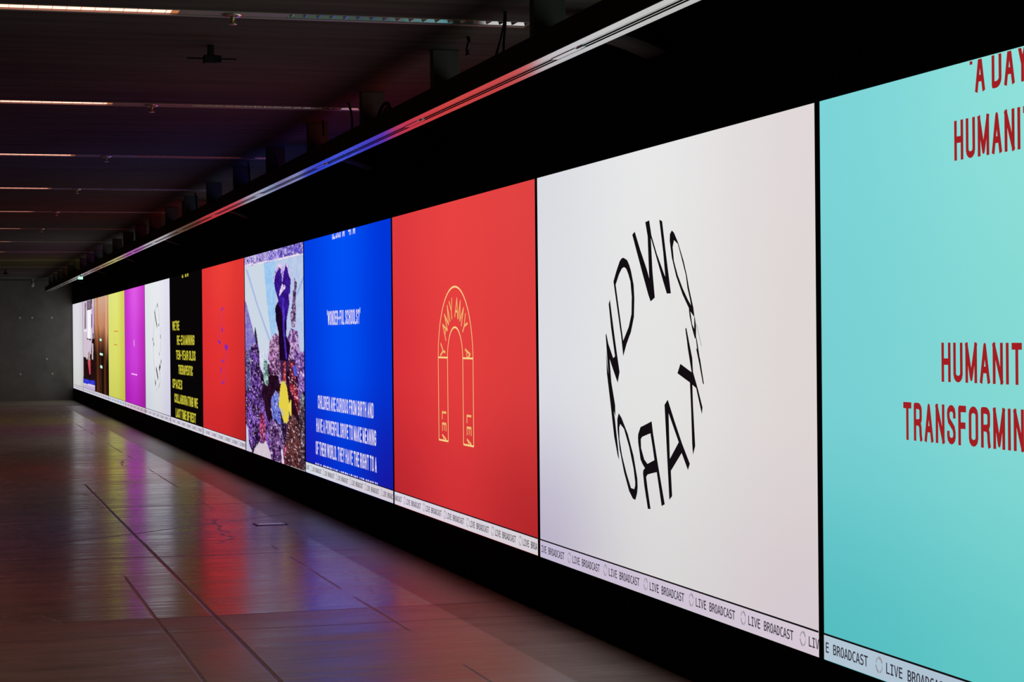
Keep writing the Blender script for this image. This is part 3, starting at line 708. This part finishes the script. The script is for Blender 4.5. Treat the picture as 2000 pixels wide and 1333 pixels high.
def field(tl, tc, tr, ml, mc, mr, bl, bc, br):
    """picture colour at nine places of the face, viewing-angle falloff painted in"""
    def fn(u, v):
        s, t = u / SW * 2, v / SH * 2
        rows = ((bl, bc, br), (ml, mc, mr), (tl, tc, tr))
        i = min(1, int(s)); j = min(1, int(t))
        fs, ft = s - i, t - j
        fs = fs * fs * (3 - 2 * fs); ft = ft * ft * (3 - 2 * ft)
        a = lerp(rows[j][i], rows[j][i + 1], fs)
        b_ = lerp(rows[j + 1][i], rows[j + 1][i + 1], fs)
        return lerp(a, b_, ft)
    return fn

def layered(table, nu_scale=1.0, seed=0, base=(60, 30, 70)):
    T = []
    for c1, c2, n, P in table:
        us, vs = P[0::2], P[1::2]
        T.append((c1, c2, n, P, min(us), max(us), min(vs), max(vs)))
    def fn(u, v):
        col = base
        for idx, (c1, c2, n, P, ua, ub, va, vb) in enumerate(T):
            if ua <= u <= ub and va <= v <= vb and inside(u, v, P):
                if n == 0:
                    col = c1
                else:
                    q = 0.40 * vnoise(u * 5, v * 14, idx + seed) + 0.60 * vnoise(u * 13, v * 46, idx + 50)
                    q = max(0, min(1, (q - 0.32) / 0.36))
                    col = lerp(c1, c2, q)
                    far = abs(c1[0] - c2[0]) + abs(c1[1] - c2[1]) + abs(c1[2] - c2[2])
                    if far > 90:                       # coral: pale polyps and dark gaps
                        h = vnoise(u * 19, v * 75, idx + 90)
                        if h > 0.70:
                            col = lerp(col, (236, 214, 240), min(1, (h - 0.70) * 4))
                        elif h < 0.30:
                            col = lerp(col, (24, 8, 28), min(1, (0.30 - h) * 4.5))
        return col
    return fn

def wood(u, v):
    s, t = u / SW, v / SH
    top, mid, low = (208, 166, 138), (182, 116, 78), (26, 12, 8)
    bnd = 0.42 + 0.16 * vnoise(s * 7, 0.3, 3) - 0.16 * s
    c = lerp(mid, top, max(0, min(1, (t - 0.55) / 0.4)))
    c = lerp(low, c, max(0, min(1, (t - bnd) / 0.28)))
    stripe = vnoise(s * 16, t * 0.6, 9)
    c = lerp(c, (196, 104, 56), max(0, stripe - 0.55) * 1.0 * (1 if t < 0.85 else 0.3))
    for c0, w, col in ((0.22, 0.035, (190, 100, 56)), (0.86, 0.05, (236, 176, 152))):
        g = math.exp(-((s - c0) / w) ** 2) * max(0, min(1, (t - 0.30) / 0.4))
        c = lerp(c, col, 0.8 * g)
    g = math.exp(-((s - 0.45) / 0.03) ** 2) * max(0, min(1, (0.45 - t) / 0.1))
    c = lerp(c, (110, 52, 38), 0.8 * g)
    return c

# nine-place colours, LED viewing-angle falloff painted in: top row, middle row, bottom row
FIELDS = {
    -1: ((124, 212, 216), (146, 226, 218), (150, 226, 218), (120, 208, 212), (134, 218, 212), (146, 222, 214), (84, 188, 192), (98, 200, 198), (116, 204, 202)),
    0: ((218, 220, 226), (232, 232, 232), (224, 216, 216), (220, 221, 228), (228, 228, 227), (222, 214, 212), (186, 178, 200), (216, 214, 214), (212, 200, 206)),
    1: ((222, 58, 62), (232, 66, 66), (224, 66, 66), (216, 50, 56), (228, 62, 62), (218, 60, 60), (186, 38, 46), (206, 48, 52), (176, 38, 42)),
    2: ((0, 62, 226), (0, 80, 244), (0, 52, 216), (0, 56, 218), (0, 78, 240), (0, 50, 208), (20, 28, 184), (0, 50, 206), (22, 22, 160)),
    4: ((226, 52, 52), (236, 62, 56), (222, 54, 50), (224, 46, 48), (226, 50, 50), (212, 46, 46), (206, 42, 46), (204, 40, 42), (180, 34, 36)),
    5: ((8, 5, 6),) * 9,
    6: ((226, 230, 234), (232, 234, 238), (226, 224, 240), (220, 228, 232), (228, 230, 234), (218, 214, 234), (204, 212, 222), (214, 216, 222), (206, 204, 224)),
    7: ((196, 52, 206), (222, 90, 230), (200, 60, 200), (190, 46, 204), (206, 66, 218), (184, 40, 180), (172, 28, 180), (180, 40, 190), (160, 32, 156)),
    8: ((222, 224, 122), (226, 230, 124), (214, 208, 92), (216, 220, 112), (220, 222, 106), (206, 202, 84), (204, 206, 94), (206, 206, 90), (194, 190, 74)),
    11: ((218, 218, 226), (222, 220, 228), (210, 204, 216), (216, 216, 222), (220, 220, 224), (208, 206, 210), (204, 206, 206), (210, 210, 206), (196, 196, 190)),
    -2: ((236, 220, 60),) * 9,  # unseen screens added to throw yellow light on near ceiling and floor
    -3: ((236, 220, 60),) * 9,
}
LABELS = {
    -3: 'unseen yellow LED video screen added for its light, farthest toward the camera side',
    -2: 'unseen yellow LED video screen added for its light, just past the turquoise one',
    -1: 'turquoise LED screen with large dark red capitals at the right edge',
    0: 'white LED screen with a big ring of warped black letters',
    1: 'large red LED screen with a cream outlined arch and small letters',
    2: 'bright blue LED screen with lines of condensed white capitals',
    3: 'LED screen showing a purple coral aquarium and a yellow fish',
    4: 'smaller red LED screen with a thin purple squiggle, left of aquarium screen',
    5: 'black LED screen filled with yellow condensed capitals',
    6: 'white LED screen with a faint ring of black marks, left of black screen',
    7: 'magenta LED screen with a thin pink triangle outline',
    8: 'yellow LED screen with small orange marks, left of the magenta one',
    9: 'brown LED screen showing blurred wood tones with three small lights',
    10: 'LED screen showing a pale stage photo over a blue band, second from far end',
    11: 'plain white LED screen at the far end beside the concrete wall',
}
PHASE = {-1: 0.50, 0: 0.582, 1: 0.36, 2: 0.30, 4: 0.2, 5: 0.1, 6: 0.45, 7: 0.33, 8: 0.05, 9: 0.27, 10: 0.5, 11: 0.4}
TICKBG = {-1: ((178, 198, 212), (160, 176, 200)), 0: ((196, 186, 212), (214, 200, 212)), 1: ((222, 212, 228), (216, 208, 214)), 2: ((214, 218, 228), (214, 204, 216)),
          8: ((214, 220, 240), (210, 212, 226)), 7: ((222, 200, 222), (206, 188, 196))}

def ticker(k):
    c0, c1 = TICKBG.get(k, ((222, 216, 230), (212, 208, 220)))  # sideways tint of the LED viewing angle painted into the band
    me = bpy.data.meshes.new('ticker_band')
    n = 12
    verts, cols, faces = [], [], []
    for j in range(2):
        for i in range(n + 1):
            verts.append(uvw(k, SW * i / n, 0.002 + (TICK_H - 0.006) * j, 0.001))
            cols += list(lin(lerp(c0, c1, i / n)))
    for i in range(n):
        faces.append((i, n + 1 + i, n + 2 + i, i + 1))
    me.from_pydata(verts, [], faces)
    at = me.color_attributes.new('content', 'FLOAT_COLOR', 'POINT')
    at.data.foreach_set('color', cols)
    me.materials.append(M_DISPLAY)
    band = bpy.data.objects.new('ticker_band', me)
    COL.objects.link(band)
    bm = bmesh.new()
    stroke(bm, k, [0, TICK_H, SW, TICK_H], 0.008, 0.0015)
    finish('ticker_rule', bm, M_BLACK_TEXT, band)
    if k < -1:
        return band
    # repeated words and the small grey ring between them
    P = 0.643
    r = PHASE[k] - P
    while r < SW + 0.1:
        u = r + 0.054
        for word in ('LIVE', 'BROADCAST'):
            bm = bmesh.new()
            for ch in word:
                if u > 0.0 and u + 0.03 < SW + 0.012:
                    add_text(bm, k, ch, 'M', u, 0.033, 0.040, sx=1.07, bold=(0.0011, 0.0008), lift=0.003)
                u += 0.0352
            u += 0.0352
            if bm.faces:
                finish('ticker_lettering', bm, M_TICKER_TEXT, band)
            else:
                bm.free()
        if 0.035 < r < SW - 0.03:
            bg = bmesh.new()
            for a0, a1, w in ((20, 95, 0.011), (105, 170, 0.006), (185, 265, 0.010), (275, 350, 0.006), (352, 372, 0.004)):
                pts = []
                for q in range(9):
                    t = math.radians(a0 + (a1 - a0) * q / 8)
                    pts += [r + 0.0265 * math.cos(t), 0.055 + 0.0275 * math.sin(t)]
                stroke(bg, k, pts, w, 0.003)
            finish('ticker_ring', bg, M_GREY_TEXT, band)
        r += P
    return band

def arch_art(k, root):
    cx, cy, ro, ri, low = 1.980, 1.163, 0.488, 0.214, 0.578
    bm = bmesh.new()
    pts = [cx - ro, low]
    for q in range(49):
        t = math.pi * (1 - q / 48)
        pts += [cx + ro * math.cos(t), cy + ro * 1.012 * math.sin(t)]
    pts += [cx + ro, low]
    stroke(bm, k, pts, 0.0125)
    pts = [cx - ri, low]
    for q in range(37):
        t = math.pi * (1 - q / 36)
        pts += [cx + ri * math.cos(t), cy + ri * math.sin(t)]
    pts += [cx + ri, low]
    stroke(bm, k, pts, 0.0125)
    for s in (-1, 1):
        for v in (low, cy + 0.002):
            stroke(bm, k, [cx + s * ri, v, cx + s * ro, v], 0.012, 0.0022)
    finish('arch_outline', bm, M_CREAM_TEXT, root)
    for word in ((('A', 146), ('M', 127), ('Y', 106)), (('A', 81), ('M', 61), ('Y', 40)), (('Y', 172),), (('A', 4),)):
        bm = bmesh.new()
        for ch, deg in word:
            a = math.radians(deg)
            e = (math.cos(a), math.sin(a)); tt = (math.sin(a), -math.cos(a))
            W = PEN[ch][0] * 0.145 * 1.25 + 0.017
            pen_text(bm, k, ch, 0, 0.145, 0.017, 0.017, 1.25, lambda x, y: (cx + e[0] * (0.280 + y) + tt[0] * (x - W / 2), cy + e[1] * (0.280 + y) + tt[1] * (x - W / 2)))
        clip(bm, ZB + cy - 0.002, True)
        finish('lettering', bm, M_ORANGE_TEXT, root)
    for ub in (1.588, 2.285):
        bm = bmesh.new()
        # a word running down the leg of the arch, cut off by its foot
        pen_text(bm, k, 'LEA', 0, 0.125, 0.016, 0.016, 1.0, lambda x, y: (ub + y, 0.785 - x))
        clip(bm, ZB + low, True)
        finish('lettering', bm, M_ORANGE_TEXT, root)

def make_screen(k):
    yf, yn = Y0 + PW * (k + 1), Y0 + PW * k + (PW - SW)
    root = empty('video_screen', (WX, (yf + yn) / 2, ZB), LABELS[k], 'screen', 'row of LED screens along the wall')
    bpy.context.view_layer.update()
    kids = []
    # cabinet: backing slab and the black edge that shows between two pictures
    bm = bmesh.new()
    box(bm, WX + 0.006, yn - 0.048, ZB - 0.001, WX + 0.095, yf + 0.0005, ZT + 0.001)
    kids.append(finish('cabinet', bm, M_CABINET))
    bm = bmesh.new()
    box(bm, WX - 0.0005, yn - 0.048, ZB, WX + 0.006, yn - 0.001, ZT)
    kids.append(finish('edge_frame', bm, M_CABINET))
    if k == 3:
        d = grid_display(k, 130, 250, layered(DATA['AQ']), None)
    elif k == 10:
        d = grid_display(k, 50, 120, layered(DATA['ST'], seed=9, base=(205, 190, 205)), None)
    elif k == 9:
        d = grid_display(k, 60, 60, wood, None)
    else:
        d = grid_display(k, 12, 12, field(*FIELDS[k]), None)
    kids.append(d)
    holder = d
    if k != 3:
        kids.append(ticker(k))
    if k == 0:
        for s in DATA['ring']:
            bm = bmesh.new()
            poly_faces(bm, k, s, 0.002)
            finish('ring_letter', bm, M_BLACK_TEXT, holder)
        bm = bmesh.new(); poly_faces(bm, k, DATA['ringgray'], 0.002)
        finish('letter_sliver', bm, M_GREY_TEXT, holder)
    if k == 1:
        arch_art(k, holder)
    if k == -1:
        lettering(k, [("'A DAY", 1.235, 1.62, 2.134, 0.139)], M_RED_TEXT, holder, 0.019, 0.023, clip_top=True)
        lettering(k, [("HUMANITY", 1.121, 1.735, 1.914, 0.139), ("HUMANITARIAN", 1.014, 1.955, 1.140, 0.139), ("TRANSFORMING", 0.716, 1.660, 0.921, 0.139)], M_RED_TEXT, holder, 0.019, 0.023)
    if k == 2:
        lettering(k, [("12.30PM - 4PM", 1.457, 2.536, 2.198, 0.130)], M_WHITE_TEXT, holder, 0.020, 0.022, clip_top=True)
        lettering(k, [("'WONDER-FUL SCHOOLS?'", 1.200, 2.725, 1.424, 0.130),
                      ("CHILDREN ARE CURIOUS FROM BIRTH AND", 0.690, 3.228, 0.642, 0.128),
                      ("HAVE A POWERFUL DRIVE TO MAKE MEANING", 0.595, 3.324, 0.420, 0.130),
                      ("OF THEIR WORLD. THEY HAVE THE RIGHT TO A", 0.556, 3.336, 0.204, 0.128)], M_WHITE_TEXT, holder, 0.019, 0.022)
        lettering(k, [("CHILD-FRIENDLY PLACE TO LEARN AND GROW IN", 0.516, 3.367, -0.002, 0.126)], M_WHITE_TEXT, holder, 0.019, 0.022, clip_low=0.109)
    if k == 5:
        lettering(k, [("12 - 3PM", 1.617, 2.444, 2.200, 0.130)], M_YELLOW_TEXT, holder, 0.034, 0.026, clip_top=True)
        lettering(k, [("WE'RE", 0.320, 1.243, 1.434, 0.142), ("RE-EXAMINING", 0.918, 3.095, 1.217, 0.142), ("TEN-YEAR OLDS", 0.785, 3.205, 0.997, 0.140),
                      ("THERAPEUTIC", 1.077, 2.857, 0.780, 0.140), ("SPACES", 0.272, 1.554, 0.555, 0.142), ("COLLABORATING WE", 0.516, 3.407, 0.340, 0.138), ("LAST TIME OF REST", 0.669, 3.184, 0.122, 0.138)],
                  M_YELLOW_TEXT, holder, 0.046, 0.026)
    if k == 4:
        marks(k, DATA['pu_thin'], M_VIOLET_TEXT, holder, 'thin_squiggle')
        marks(k, DATA['pu_thick'], M_PURPLE_TEXT, holder, 'thick_squiggle')
    if k == 6:
        marks(k, DATA['smallgray'], M_GREY_TEXT, holder, 'ring_outline')
        marks(k, DATA['small'], M_BLACK_TEXT, holder, 'ring_mark')
    if k == 7:
        marks(k, DATA['mark7'], M_PINK_TEXT, holder, 'triangle_outline')
        marks(k, DATA['mark7b'], M_LPINK_TEXT, holder, 'triangle_base')
    if k == 8:
        marks(k, DATA['mark8'], M_ORANGE_MARK, holder, 'orange_mark')
        marks(k, DATA['mark8c'], M_ORANGE_TEXT, holder, 'pale_orange_mark')
    if k == 9:
        for u, v, w, h in ((1.55, 1.30, 0.55, 0.05), (1.55, 0.98, 0.85, 0.05), (1.65, 0.70, 0.6, 0.06)):
            bm = bmesh.new()
            stroke(bm, k, [u, v, u + w, v - 0.01], h)
            finish('small_light', bm, M_EXIT, holder)
    for o in kids:
        o.parent = root
        o.matrix_parent_inverse = root.matrix_world.inverted()
for k in range(-3, 12):
    make_screen(k)

# ------------------------------------------------------------------ recessed ceiling lights
ORD = ['nearest', 'second', 'third', 'fourth', 'fifth', 'sixth', 'seventh', 'eighth', 'ninth', 'tenth', 'eleventh', 'twelfth']
def reparent(root, kids):
    for o in kids:
        o.parent = root

def light_parts():
    """built round x = world x, y = 0, z = 0 at the ceiling face"""
    parts = []
    h = LHW
    bm = bmesh.new()                      # sheet-metal trough
    box(bm, LX0, -h, 0.055, LX1, h, 0.060)
    box(bm, LX0, -h, -0.004, LX1, -h + 0.012, 0.055)
    box(bm, LX0, h - 0.040, -0.004, LX1, h, 0.0)
    box(bm, LX0, h - 0.006, 0.0, LX1, h, 0.055)
    box(bm, LX1 - 0.006, -h, 0.0, LX1, h, 0.055)
    parts.append(('trough', bm, M_CHANNEL, []))
    bm = bmesh.new()
    box(bm, LX0 + 0.01, -h + 0.014, 0.004, 1.080, h - 0.042, 0.010)
    fins = bmesh.new()
    x = LX0 + 0.06
    while x < 1.07:
        box(fins, x, -h + 0.014, 0.001, x + 0.0018, h - 0.042, 0.004)
        x += 0.0665
    parts.append(('lit_diffuser', bm, M_LAMP, [('diffuser_fins', fins, M_CHANNEL)]))
    bm = bmesh.new(); box(bm, 1.080, -h + 0.014, 0.003, 1.116, h - 0.042, 0.010)
    parts.append(('end_glow', bm, M_END_GLOW, []))
    bm = bmesh.new(); box(bm, 1.117, -h + 0.013, -0.001, 1.645, h - 0.041, 0.006, 0.001)
    parts.append(('blank_cover', bm, M_CHANNEL, []))
    # louvre: bright cross blades, wedge shaped, between two slanted side reflectors
    bm = bmesh.new()
    x = 1.668
    while x < LX1 - 0.02:
        for s0, s1 in (((x - 0.002, 0.001), (x + 0.002, 0.001)),):
            a = [bm.verts.new(p) for p in ((x - 0.002, -h + 0.015, 0.001), (x + 0.002, -h + 0.015, 0.001), (x + 0.016, -h + 0.015, 0.044), (x - 0.016, -h + 0.015, 0.044))]
            b_ = [bm.verts.new((v.co.x, h - 0.043, v.co.z)) for v in a]
            for i in range(4):
                bm.faces.new((a[i], a[(i + 1) % 4], b_[(i + 1) % 4], b_[i]))
        x += 0.0665
    sb = bmesh.new()
    for s in (-1, 1):
        yo = -h + 0.0135 if s < 0 else h - 0.0415
        v = [sb.verts.new(p) for p in ((1.650, yo, 0.0), (LX1 - 0.008, yo, 0.0), (LX1 - 0.008, yo - s * 0.022, 0.046), (1.650, yo - s * 0.022, 0.046))]
        sb.faces.new(v)
    parts.append(('louvre', bm, M_ALU, [('side_reflector', sb, M_ALU)]))
    return parts

proto_light = None
rows = []
for k in range(N_ROWS):
    yc = LIGHT_Y0 + k * LIGHT_S
    lab = 'slim recessed ceiling light, one end glowing warm, %s row from the top' % ORD[k].replace('nearest', 'first')
    if k == 0:
        root = empty('recessed_ceiling_light', (0, yc, CEIL), lab, 'ceiling light', 'ceiling light channels across the room')
        for n, bm, m, sub in light_parts():
            o = finish(n, bm, m, root)
            for n2, bm2, m2 in sub:
                finish(n2, bm2, m2, o)
        proto_light = root
    else:
        root = proto_light.copy(); COL.objects.link(root); root.location = (0, yc, CEIL)
        root['label'] = lab
        for ch in list(proto_light.children):
            c = ch.copy(); COL.objects.link(c); c.parent = root
            for g in ch.children:
                d = g.copy(); COL.objects.link(d); d.parent = c

# sprinklers under the blank covers
def sprinkler(yc, lab, proto=[None]):
    if proto[0] is None:
        root = empty('sprinkler', (1.375, yc, CEIL - 0.002), lab, 'sprinkler', 'sprinkler heads below the light channels')
        bm = bmesh.new(); lathe(bm, [(0.048, 0.0), (0.046, -0.006), (0.030, -0.013), (0.012, -0.016)], 24)
        finish('escutcheon', bm, M_CHROME, root, True)
        bm = bmesh.new(); lathe(bm, [(0.010, -0.014), (0.010, -0.024), (0.007, -0.026), (0.004, -0.034), (0.003, -0.044)], 14)
        for s in (-1, 1):
            tube(bm, [(s * 0.009, 0, -0.022), (s * 0.013, 0, -0.034), (s * 0.004, 0, -0.046)], 0.0022, 6)
        finish('frame', bm, M_BRASS, root, True)
        bm = bmesh.new(); lathe(bm, [(0.004, -0.045), (0.021, -0.047), (0.021, -0.049), (0.004, -0.050)], 18)
        finish('deflector', bm, M_CHROME, root, True)
        proto[0] = root
        return
    p = proto[0]
    r = p.copy(); COL.objects.link(r); r.location = (1.375, yc, CEIL - 0.002); r['label'] = lab
    for ch in p.children:
        c = ch.copy(); COL.objects.link(c); c.parent = r
for k in range(6):
    sprinkler(LIGHT_Y0 + k * LIGHT_S, 'small chrome and brass sprinkler head under the %s ceiling light from the top' % ORD[k].replace('nearest', 'first'))

# ------------------------------------------------------------------ track rail hung in front of the screens
TY0, TY1 = -2.0, 53.6
troot = empty('suspended_track_rail', (2.668, 25.0, TRACK_Z), 'long dark brown beam with satin metal rails underneath, hung above the screens', 'lighting track')
def tpart(name, bm, m, parent=troot, smooth=False):
    o = finish(name, bm, m, parent, smooth)
    if parent is troot:
        o.matrix_parent_inverse = Matrix.Translation(-Vector(troot.location))
    return o
XA, XB = 2.600, 2.736
W_ = XB - XA
bm = bmesh.new()
box(bm, XA, TY0, TRACK_Z + 0.0045, XB, TY1, TRACK_Z + 0.118)
tpart('beam_body', bm, M_BEAM)
bm = bmesh.new()
box(bm, XA + 0.002, TY0, TRACK_Z + 0.003, XB - 0.002, TY1, TRACK_Z + 0.0045)
tpart('slot_backing', bm, M_BLACK)
for a, c in ((0.0, 0.355), (0.70, 1.0)):
    bm = bmesh.new(); box(bm, XA + W_ * a, TY0, TRACK_Z, XA + W_ * c, TY1, TRACK_Z + 0.003)
    tpart('metal_rail', bm, M_RAIL)
for a, c, h in ((0.395, 0.44, 0.001), (0.565, 0.605, 0.001)):
    bm = bmesh.new(); box(bm, XA + W_ * a, TY0, TRACK_Z + h, XA + W_ * c, TY1, TRACK_Z + 0.0035)
    tpart('inner_conductor', bm, M_RAIL)
y = 8.35
while y < TY1 - 1:
    bm = bmesh.new()
    box(bm, XA + W_ * 0.40, y, TRACK_Z - 0.002, XA + W_ * 0.64, y + 0.34, TRACK_Z + 0.003, 0.001)
    box(bm, XA + W_ * 0.44, y - 0.10, TRACK_Z - 0.006, XA + W_ * 0.56, y - 0.02, TRACK_Z + 0.003, 0.001)
    tpart('track_joiner', bm, M_RAIL)
    y += 3.0

# hangers between ceiling and beam
hz0, hz1 = TRACK_Z + 0.118, CEIL
NTH = [''] + 'first second third fourth fifth sixth seventh eighth ninth tenth eleventh twelfth thirteenth fourteenth fifteenth sixteenth seventeenth eighteenth nineteenth twentieth twenty-first twenty-second twenty-third'.split()
hy = [10.75 + 1.952 * k for k in range(-5, 22)]
first = None
for i, yy in enumerate(hy):
    vis = i - 4
    lab = ('dull grey hanger between ceiling and track beam, %s from the top' % NTH[vis]) if vis > 0 else ('dull grey hanger of the track beam, %s one out of view' % ['fifth', 'fourth', 'third', 'second', 'first'][i])
    if first is None:
        bm = bmesh.new()
        box(bm, 0, 0, 0, 0.152, 0.07, hz1 - hz0, 0.004)
        o = finish('beam_hanger', bm, M_HANGER)
        first = o
    else:
        o = first.copy(); COL.objects.link(o)
    o.location = (2.606, yy, hz0)
    tag(o, lab, 'hanger', 'hangers carrying the track beam')

# curved plates tying the beam back to the wall over the screens
fb = None
for i in range(7):
    yb = 9.235 + 6.88 * i
    if fb is None:
        bm = bmesh.new()
        prof = []
        for q in range(13):
            t = q / 12
            x = 2.740 + (WX - 2.742) * t
            z = TRACK_Z + 0.05 + 0.185 * math.sin(math.pi * min(1, t * 1.25) * 0.5) ** 1.5 if t < 0.6 else None
            prof.append((x, z))
        pts = [(2.738, 2.955), (2.80, 3.02), (2.90, 3.075), (3.02, 3.105), (3.13, 3.105), (3.22, 3.090), (3.30, 3.065), (3.36, 3.042), (3.408, 3.022)]
        top = []; bot = []
        for x, z in pts:
            bot.append((bm.verts.new((x, 0, z)), bm.verts.new((x, 0.28, z))))
            top.append((bm.verts.new((x, 0, z + 0.006)), bm.verts.new((x, 0.28, z + 0.006))))
        for a in range(len(pts) - 1):
            bm.faces.new((bot[a][0], bot[a + 1][0], bot[a + 1][1], bot[a][1]))
            bm.faces.new((top[a][0], top[a][1], top[a + 1][1], top[a + 1][0]))
            bm.faces.new((bot[a][0], top[a][0], top[a + 1][0], bot[a + 1][0]))
            bm.faces.new((bot[a][1], bot[a + 1][1], top[a + 1][1], top[a][1]))
        fb = o = finish('curved_wall_bracket', bm, M_BRACKET, None, True)
    else:
        o = fb.copy(); COL.objects.link(o)
    o.location = (0, yb, 0)
    tag(o, 'dark curved bracket plate on the black wall above the screens, %s from the right' % ORD[i].replace('nearest', 'first'), 'bracket', 'curved brackets above the screens')

# ------------------------------------------------------------------ cables at the beam
def cable(pts, lab, r=0.006):
    P = []
    q = [Vector(p) for p in pts]
    for i in range(len(q) - 1):
        p0 = q[max(0, i - 1)]; p1 = q[i]; p2 = q[i + 1]; p3 = q[min(len(q) - 1, i + 2)]
        for s in range(6):
            t = s / 6
            P.append(0.5 * ((2 * p1) + (p2 - p0) * t + (2 * p0 - 5 * p1 + 4 * p2 - p3) * t * t + (3 * p1 - p0 - 3 * p2 + p3) * t ** 3))
    P.append(q[-1])
    bm = bmesh.new(); tube(bm, P, r, 8)
    o = finish('cable', bm, M_CABLE, None, True)
    return tag(o, lab, 'cable', 'loose cables above the track beam')
BT = TRACK_Z + 0.118
cable([(2.65, 9.44, CEIL), (2.65, 9.455, 3.17), (2.65, 9.52, 3.10), (2.65, 9.60, 3.04), (2.65, 9.62, BT)], 'thin black cable leaning left beside the nearest hanger, above the beam')
cable([(2.65, 9.425, CEIL), (2.65, 9.43, 3.16), (2.65, 9.46, 3.09), (2.65, 9.47, BT)], 'thin black cable hanging straight beside the leaning one, above the beam')
cable([(2.65, 13.36, CEIL), (2.65, 13.30, 3.19), (2.65, 13.24, 3.12), (2.65, 13.23, BT)], 'black cable crossing the second ceiling light, curving down to the beam', 0.007)
cable([(2.66, 12.42, BT), (2.66, 12.40, 3.055), (2.66, 12.27, 3.09), (2.66, 12.17, 3.085), (2.66, 12.10, 3.05), (2.66, 12.06, BT)], 'thick black cable coil bulging over the beam at the third hanger', 0.012)
cable([(2.67, 12.36, BT), (2.67, 12.33, 3.045), (2.67, 12.22, 3.068), (2.67, 12.15, 3.04), (2.67, 12.13, BT)], 'inner loop of black cable under the bulging coil on the beam', 0.010)
cable([(2.68, 10.26, CEIL), (2.68, 10.25, 3.19), (2.68, 10.28, 3.16), (2.68, 10.28, 3.125)], 'short black cable stub by the second hanger', 0.010)
cable([(2.66, 14.35, 3.21), (2.66, 14.33, 3.15), (2.66, 14.34, 3.10)], 'short black cable stub by the fourth hanger', 0.007)
cable([(2.66, 16.95, 3.22), (2.66, 16.75, 3.20), (2.66, 16.50, 3.13), (2.66, 16.42, BT)], 'black cable arching over the beam by the fifth hanger', 0.006)
cable([(2.66, 18.02, 3.22), (2.66, 17.98, 3.12), (2.66, 17.90, BT)], 'black cable dropping to the beam across the third ceiling light', 0.007)
cable([(2.66, 21.95, 3.22), (2.66, 21.85, 3.15), (2.66, 21.80, BT)], 'black cable dropping to the beam across the fourth ceiling light', 0.009)
cable([(2.66, 23.1, 3.21), (2.66, 23.1, BT)], 'straight black cable in the turquoise light behind the fourth ceiling light', 0.011)

# ------------------------------------------------------------------ black ceiling device with two arms
def device(y, lab, src=None):
    if src is not None:
        r = src.copy(); COL.objects.link(r); r.location = (1.40, y, CEIL); r['label'] = lab
        for ch in src.children:
            c = ch.copy(); COL.objects.link(c); c.parent = r
        return r
    root = empty('ceiling_sensor', (1.40, y, CEIL), lab, 'sensor', 'black armed sensors under the ceiling')
    bm = bmesh.new(); box(bm, -0.011, -0.02, -0.062, 0.022, 0.02, 0.0, 0.005)
    finish('mount', bm, M_DEVICE, root)
    bm = bmesh.new(); box(bm, -0.034, -0.025, -0.098, 0.040, 0.025, -0.054, 0.004)
    finish('body', bm, M_DEVICE, root)
    for q in range(3):
        bm = bmesh.new()
        x = 0.028 + 0.012 * q
        box(bm, x, -0.028, -0.094, x + 0.007, 0.028, -0.056, 0.002)
        finish('ring', bm, M_DEVICE, root)
    for x0, x1 in ((-0.122, -0.034), (0.058, 0.144)):
        bm = bmesh.new(); box(bm, x0, -0.006, -0.077, x1, 0.006, -0.068, 0.002)
        finish('arm', bm, M_DEVICE, root)
    return root
d1 = device(10.85, 'black sensor with two thin side arms under the ceiling, between first and second lights')
device(46.9, 'tiny dark sensor hanging under the ceiling at the far left edge', d1)

# ------------------------------------------------------------------ small things at the far end
root = empty('exit_sign', (2.615, 40.0, TRACK_Z), 'tiny glowing green-white sign under the far part of the beam', 'sign')
bm = bmesh.new(); box(bm, -0.006, -0.01, -0.03, 0.006, 0.01, 0.0)
finish('stem', bm, M_DEVICE, root)
bm = bmesh.new(); box(bm, -0.045, -0.02, -0.085, 0.045, 0.02, -0.03, 0.004)
finish('lit_panel', bm, M_EXIT, root)
root = empty('security_camera', (2.31, 54.2, CEIL), 'pale grey security camera under the ceiling at the far concrete wall', 'camera')
bm = bmesh.new(); tube(bm, [(0, 0, 0), (0, 0, -0.05)], 0.03, 12)
finish('mount', bm, M_GREYP, root)
bm = bmesh.new(); lathe(bm, [(0.045, -0.05), (0.045, -0.16), (0.035, -0.19), (0.01, -0.20)], 18)
finish('housing', bm, M_GREYP, root, True)

# plugs in the formwork holes of the far wall
for i, (x, z) in enumerate(((2.03, 2.23), (2.86, 2.23), (2.03, 0.72), (2.72, 1.12), (2.86, 0.72), (2.35, 2.23))):
    bm = bmesh.new()
    tube(bm, [(x, FARY + 0.01, z), (x, FARY - 0.012, z)], 0.03, 14)
    o = finish('wall_plug', bm, M_GREYP)
    place = ['upper left', 'upper right, by the white screen', 'lower left', 'middle of the lower', 'lower right', 'upper middle'][i]
    tag(o, 'pale round plug in the far concrete wall, %s one' % place, 'plug', 'plugs in the far wall')

# steel cover plate let into the floor
root = empty('floor_channel_cover', (2.775, 17.68, 0.0), 'small shiny metal cover plate in the floor under the aquarium screen', 'floor cover')
bm = bmesh.new()
box(bm, -0.125, -0.07, -0.002, 0.125, 0.07, 0.006, 0.002)
finish('plate', bm, M_STEELP, root)
bm = bmesh.new()
for s in (-1, 1):
    box(bm, -0.135, s * 0.092 - 0.02, -0.002, 0.135, s * 0.092 + 0.02, 0.003)
for s in (-1, 1):
    box(bm, s * 0.135 - 0.008, -0.112, -0.002, s * 0.135 + 0.008, 0.112, 0.003)
finish('rim', bm, M_DEVICE, root)
for s in (-1, 1):
    bm = bmesh.new(); lathe(bm, [(0.012, 0.004), (0.012, 0.008), (0.008, 0.010)], 14, (s * 0.11, 0, 0))
    finish('screw', bm, M_CHROME, root)
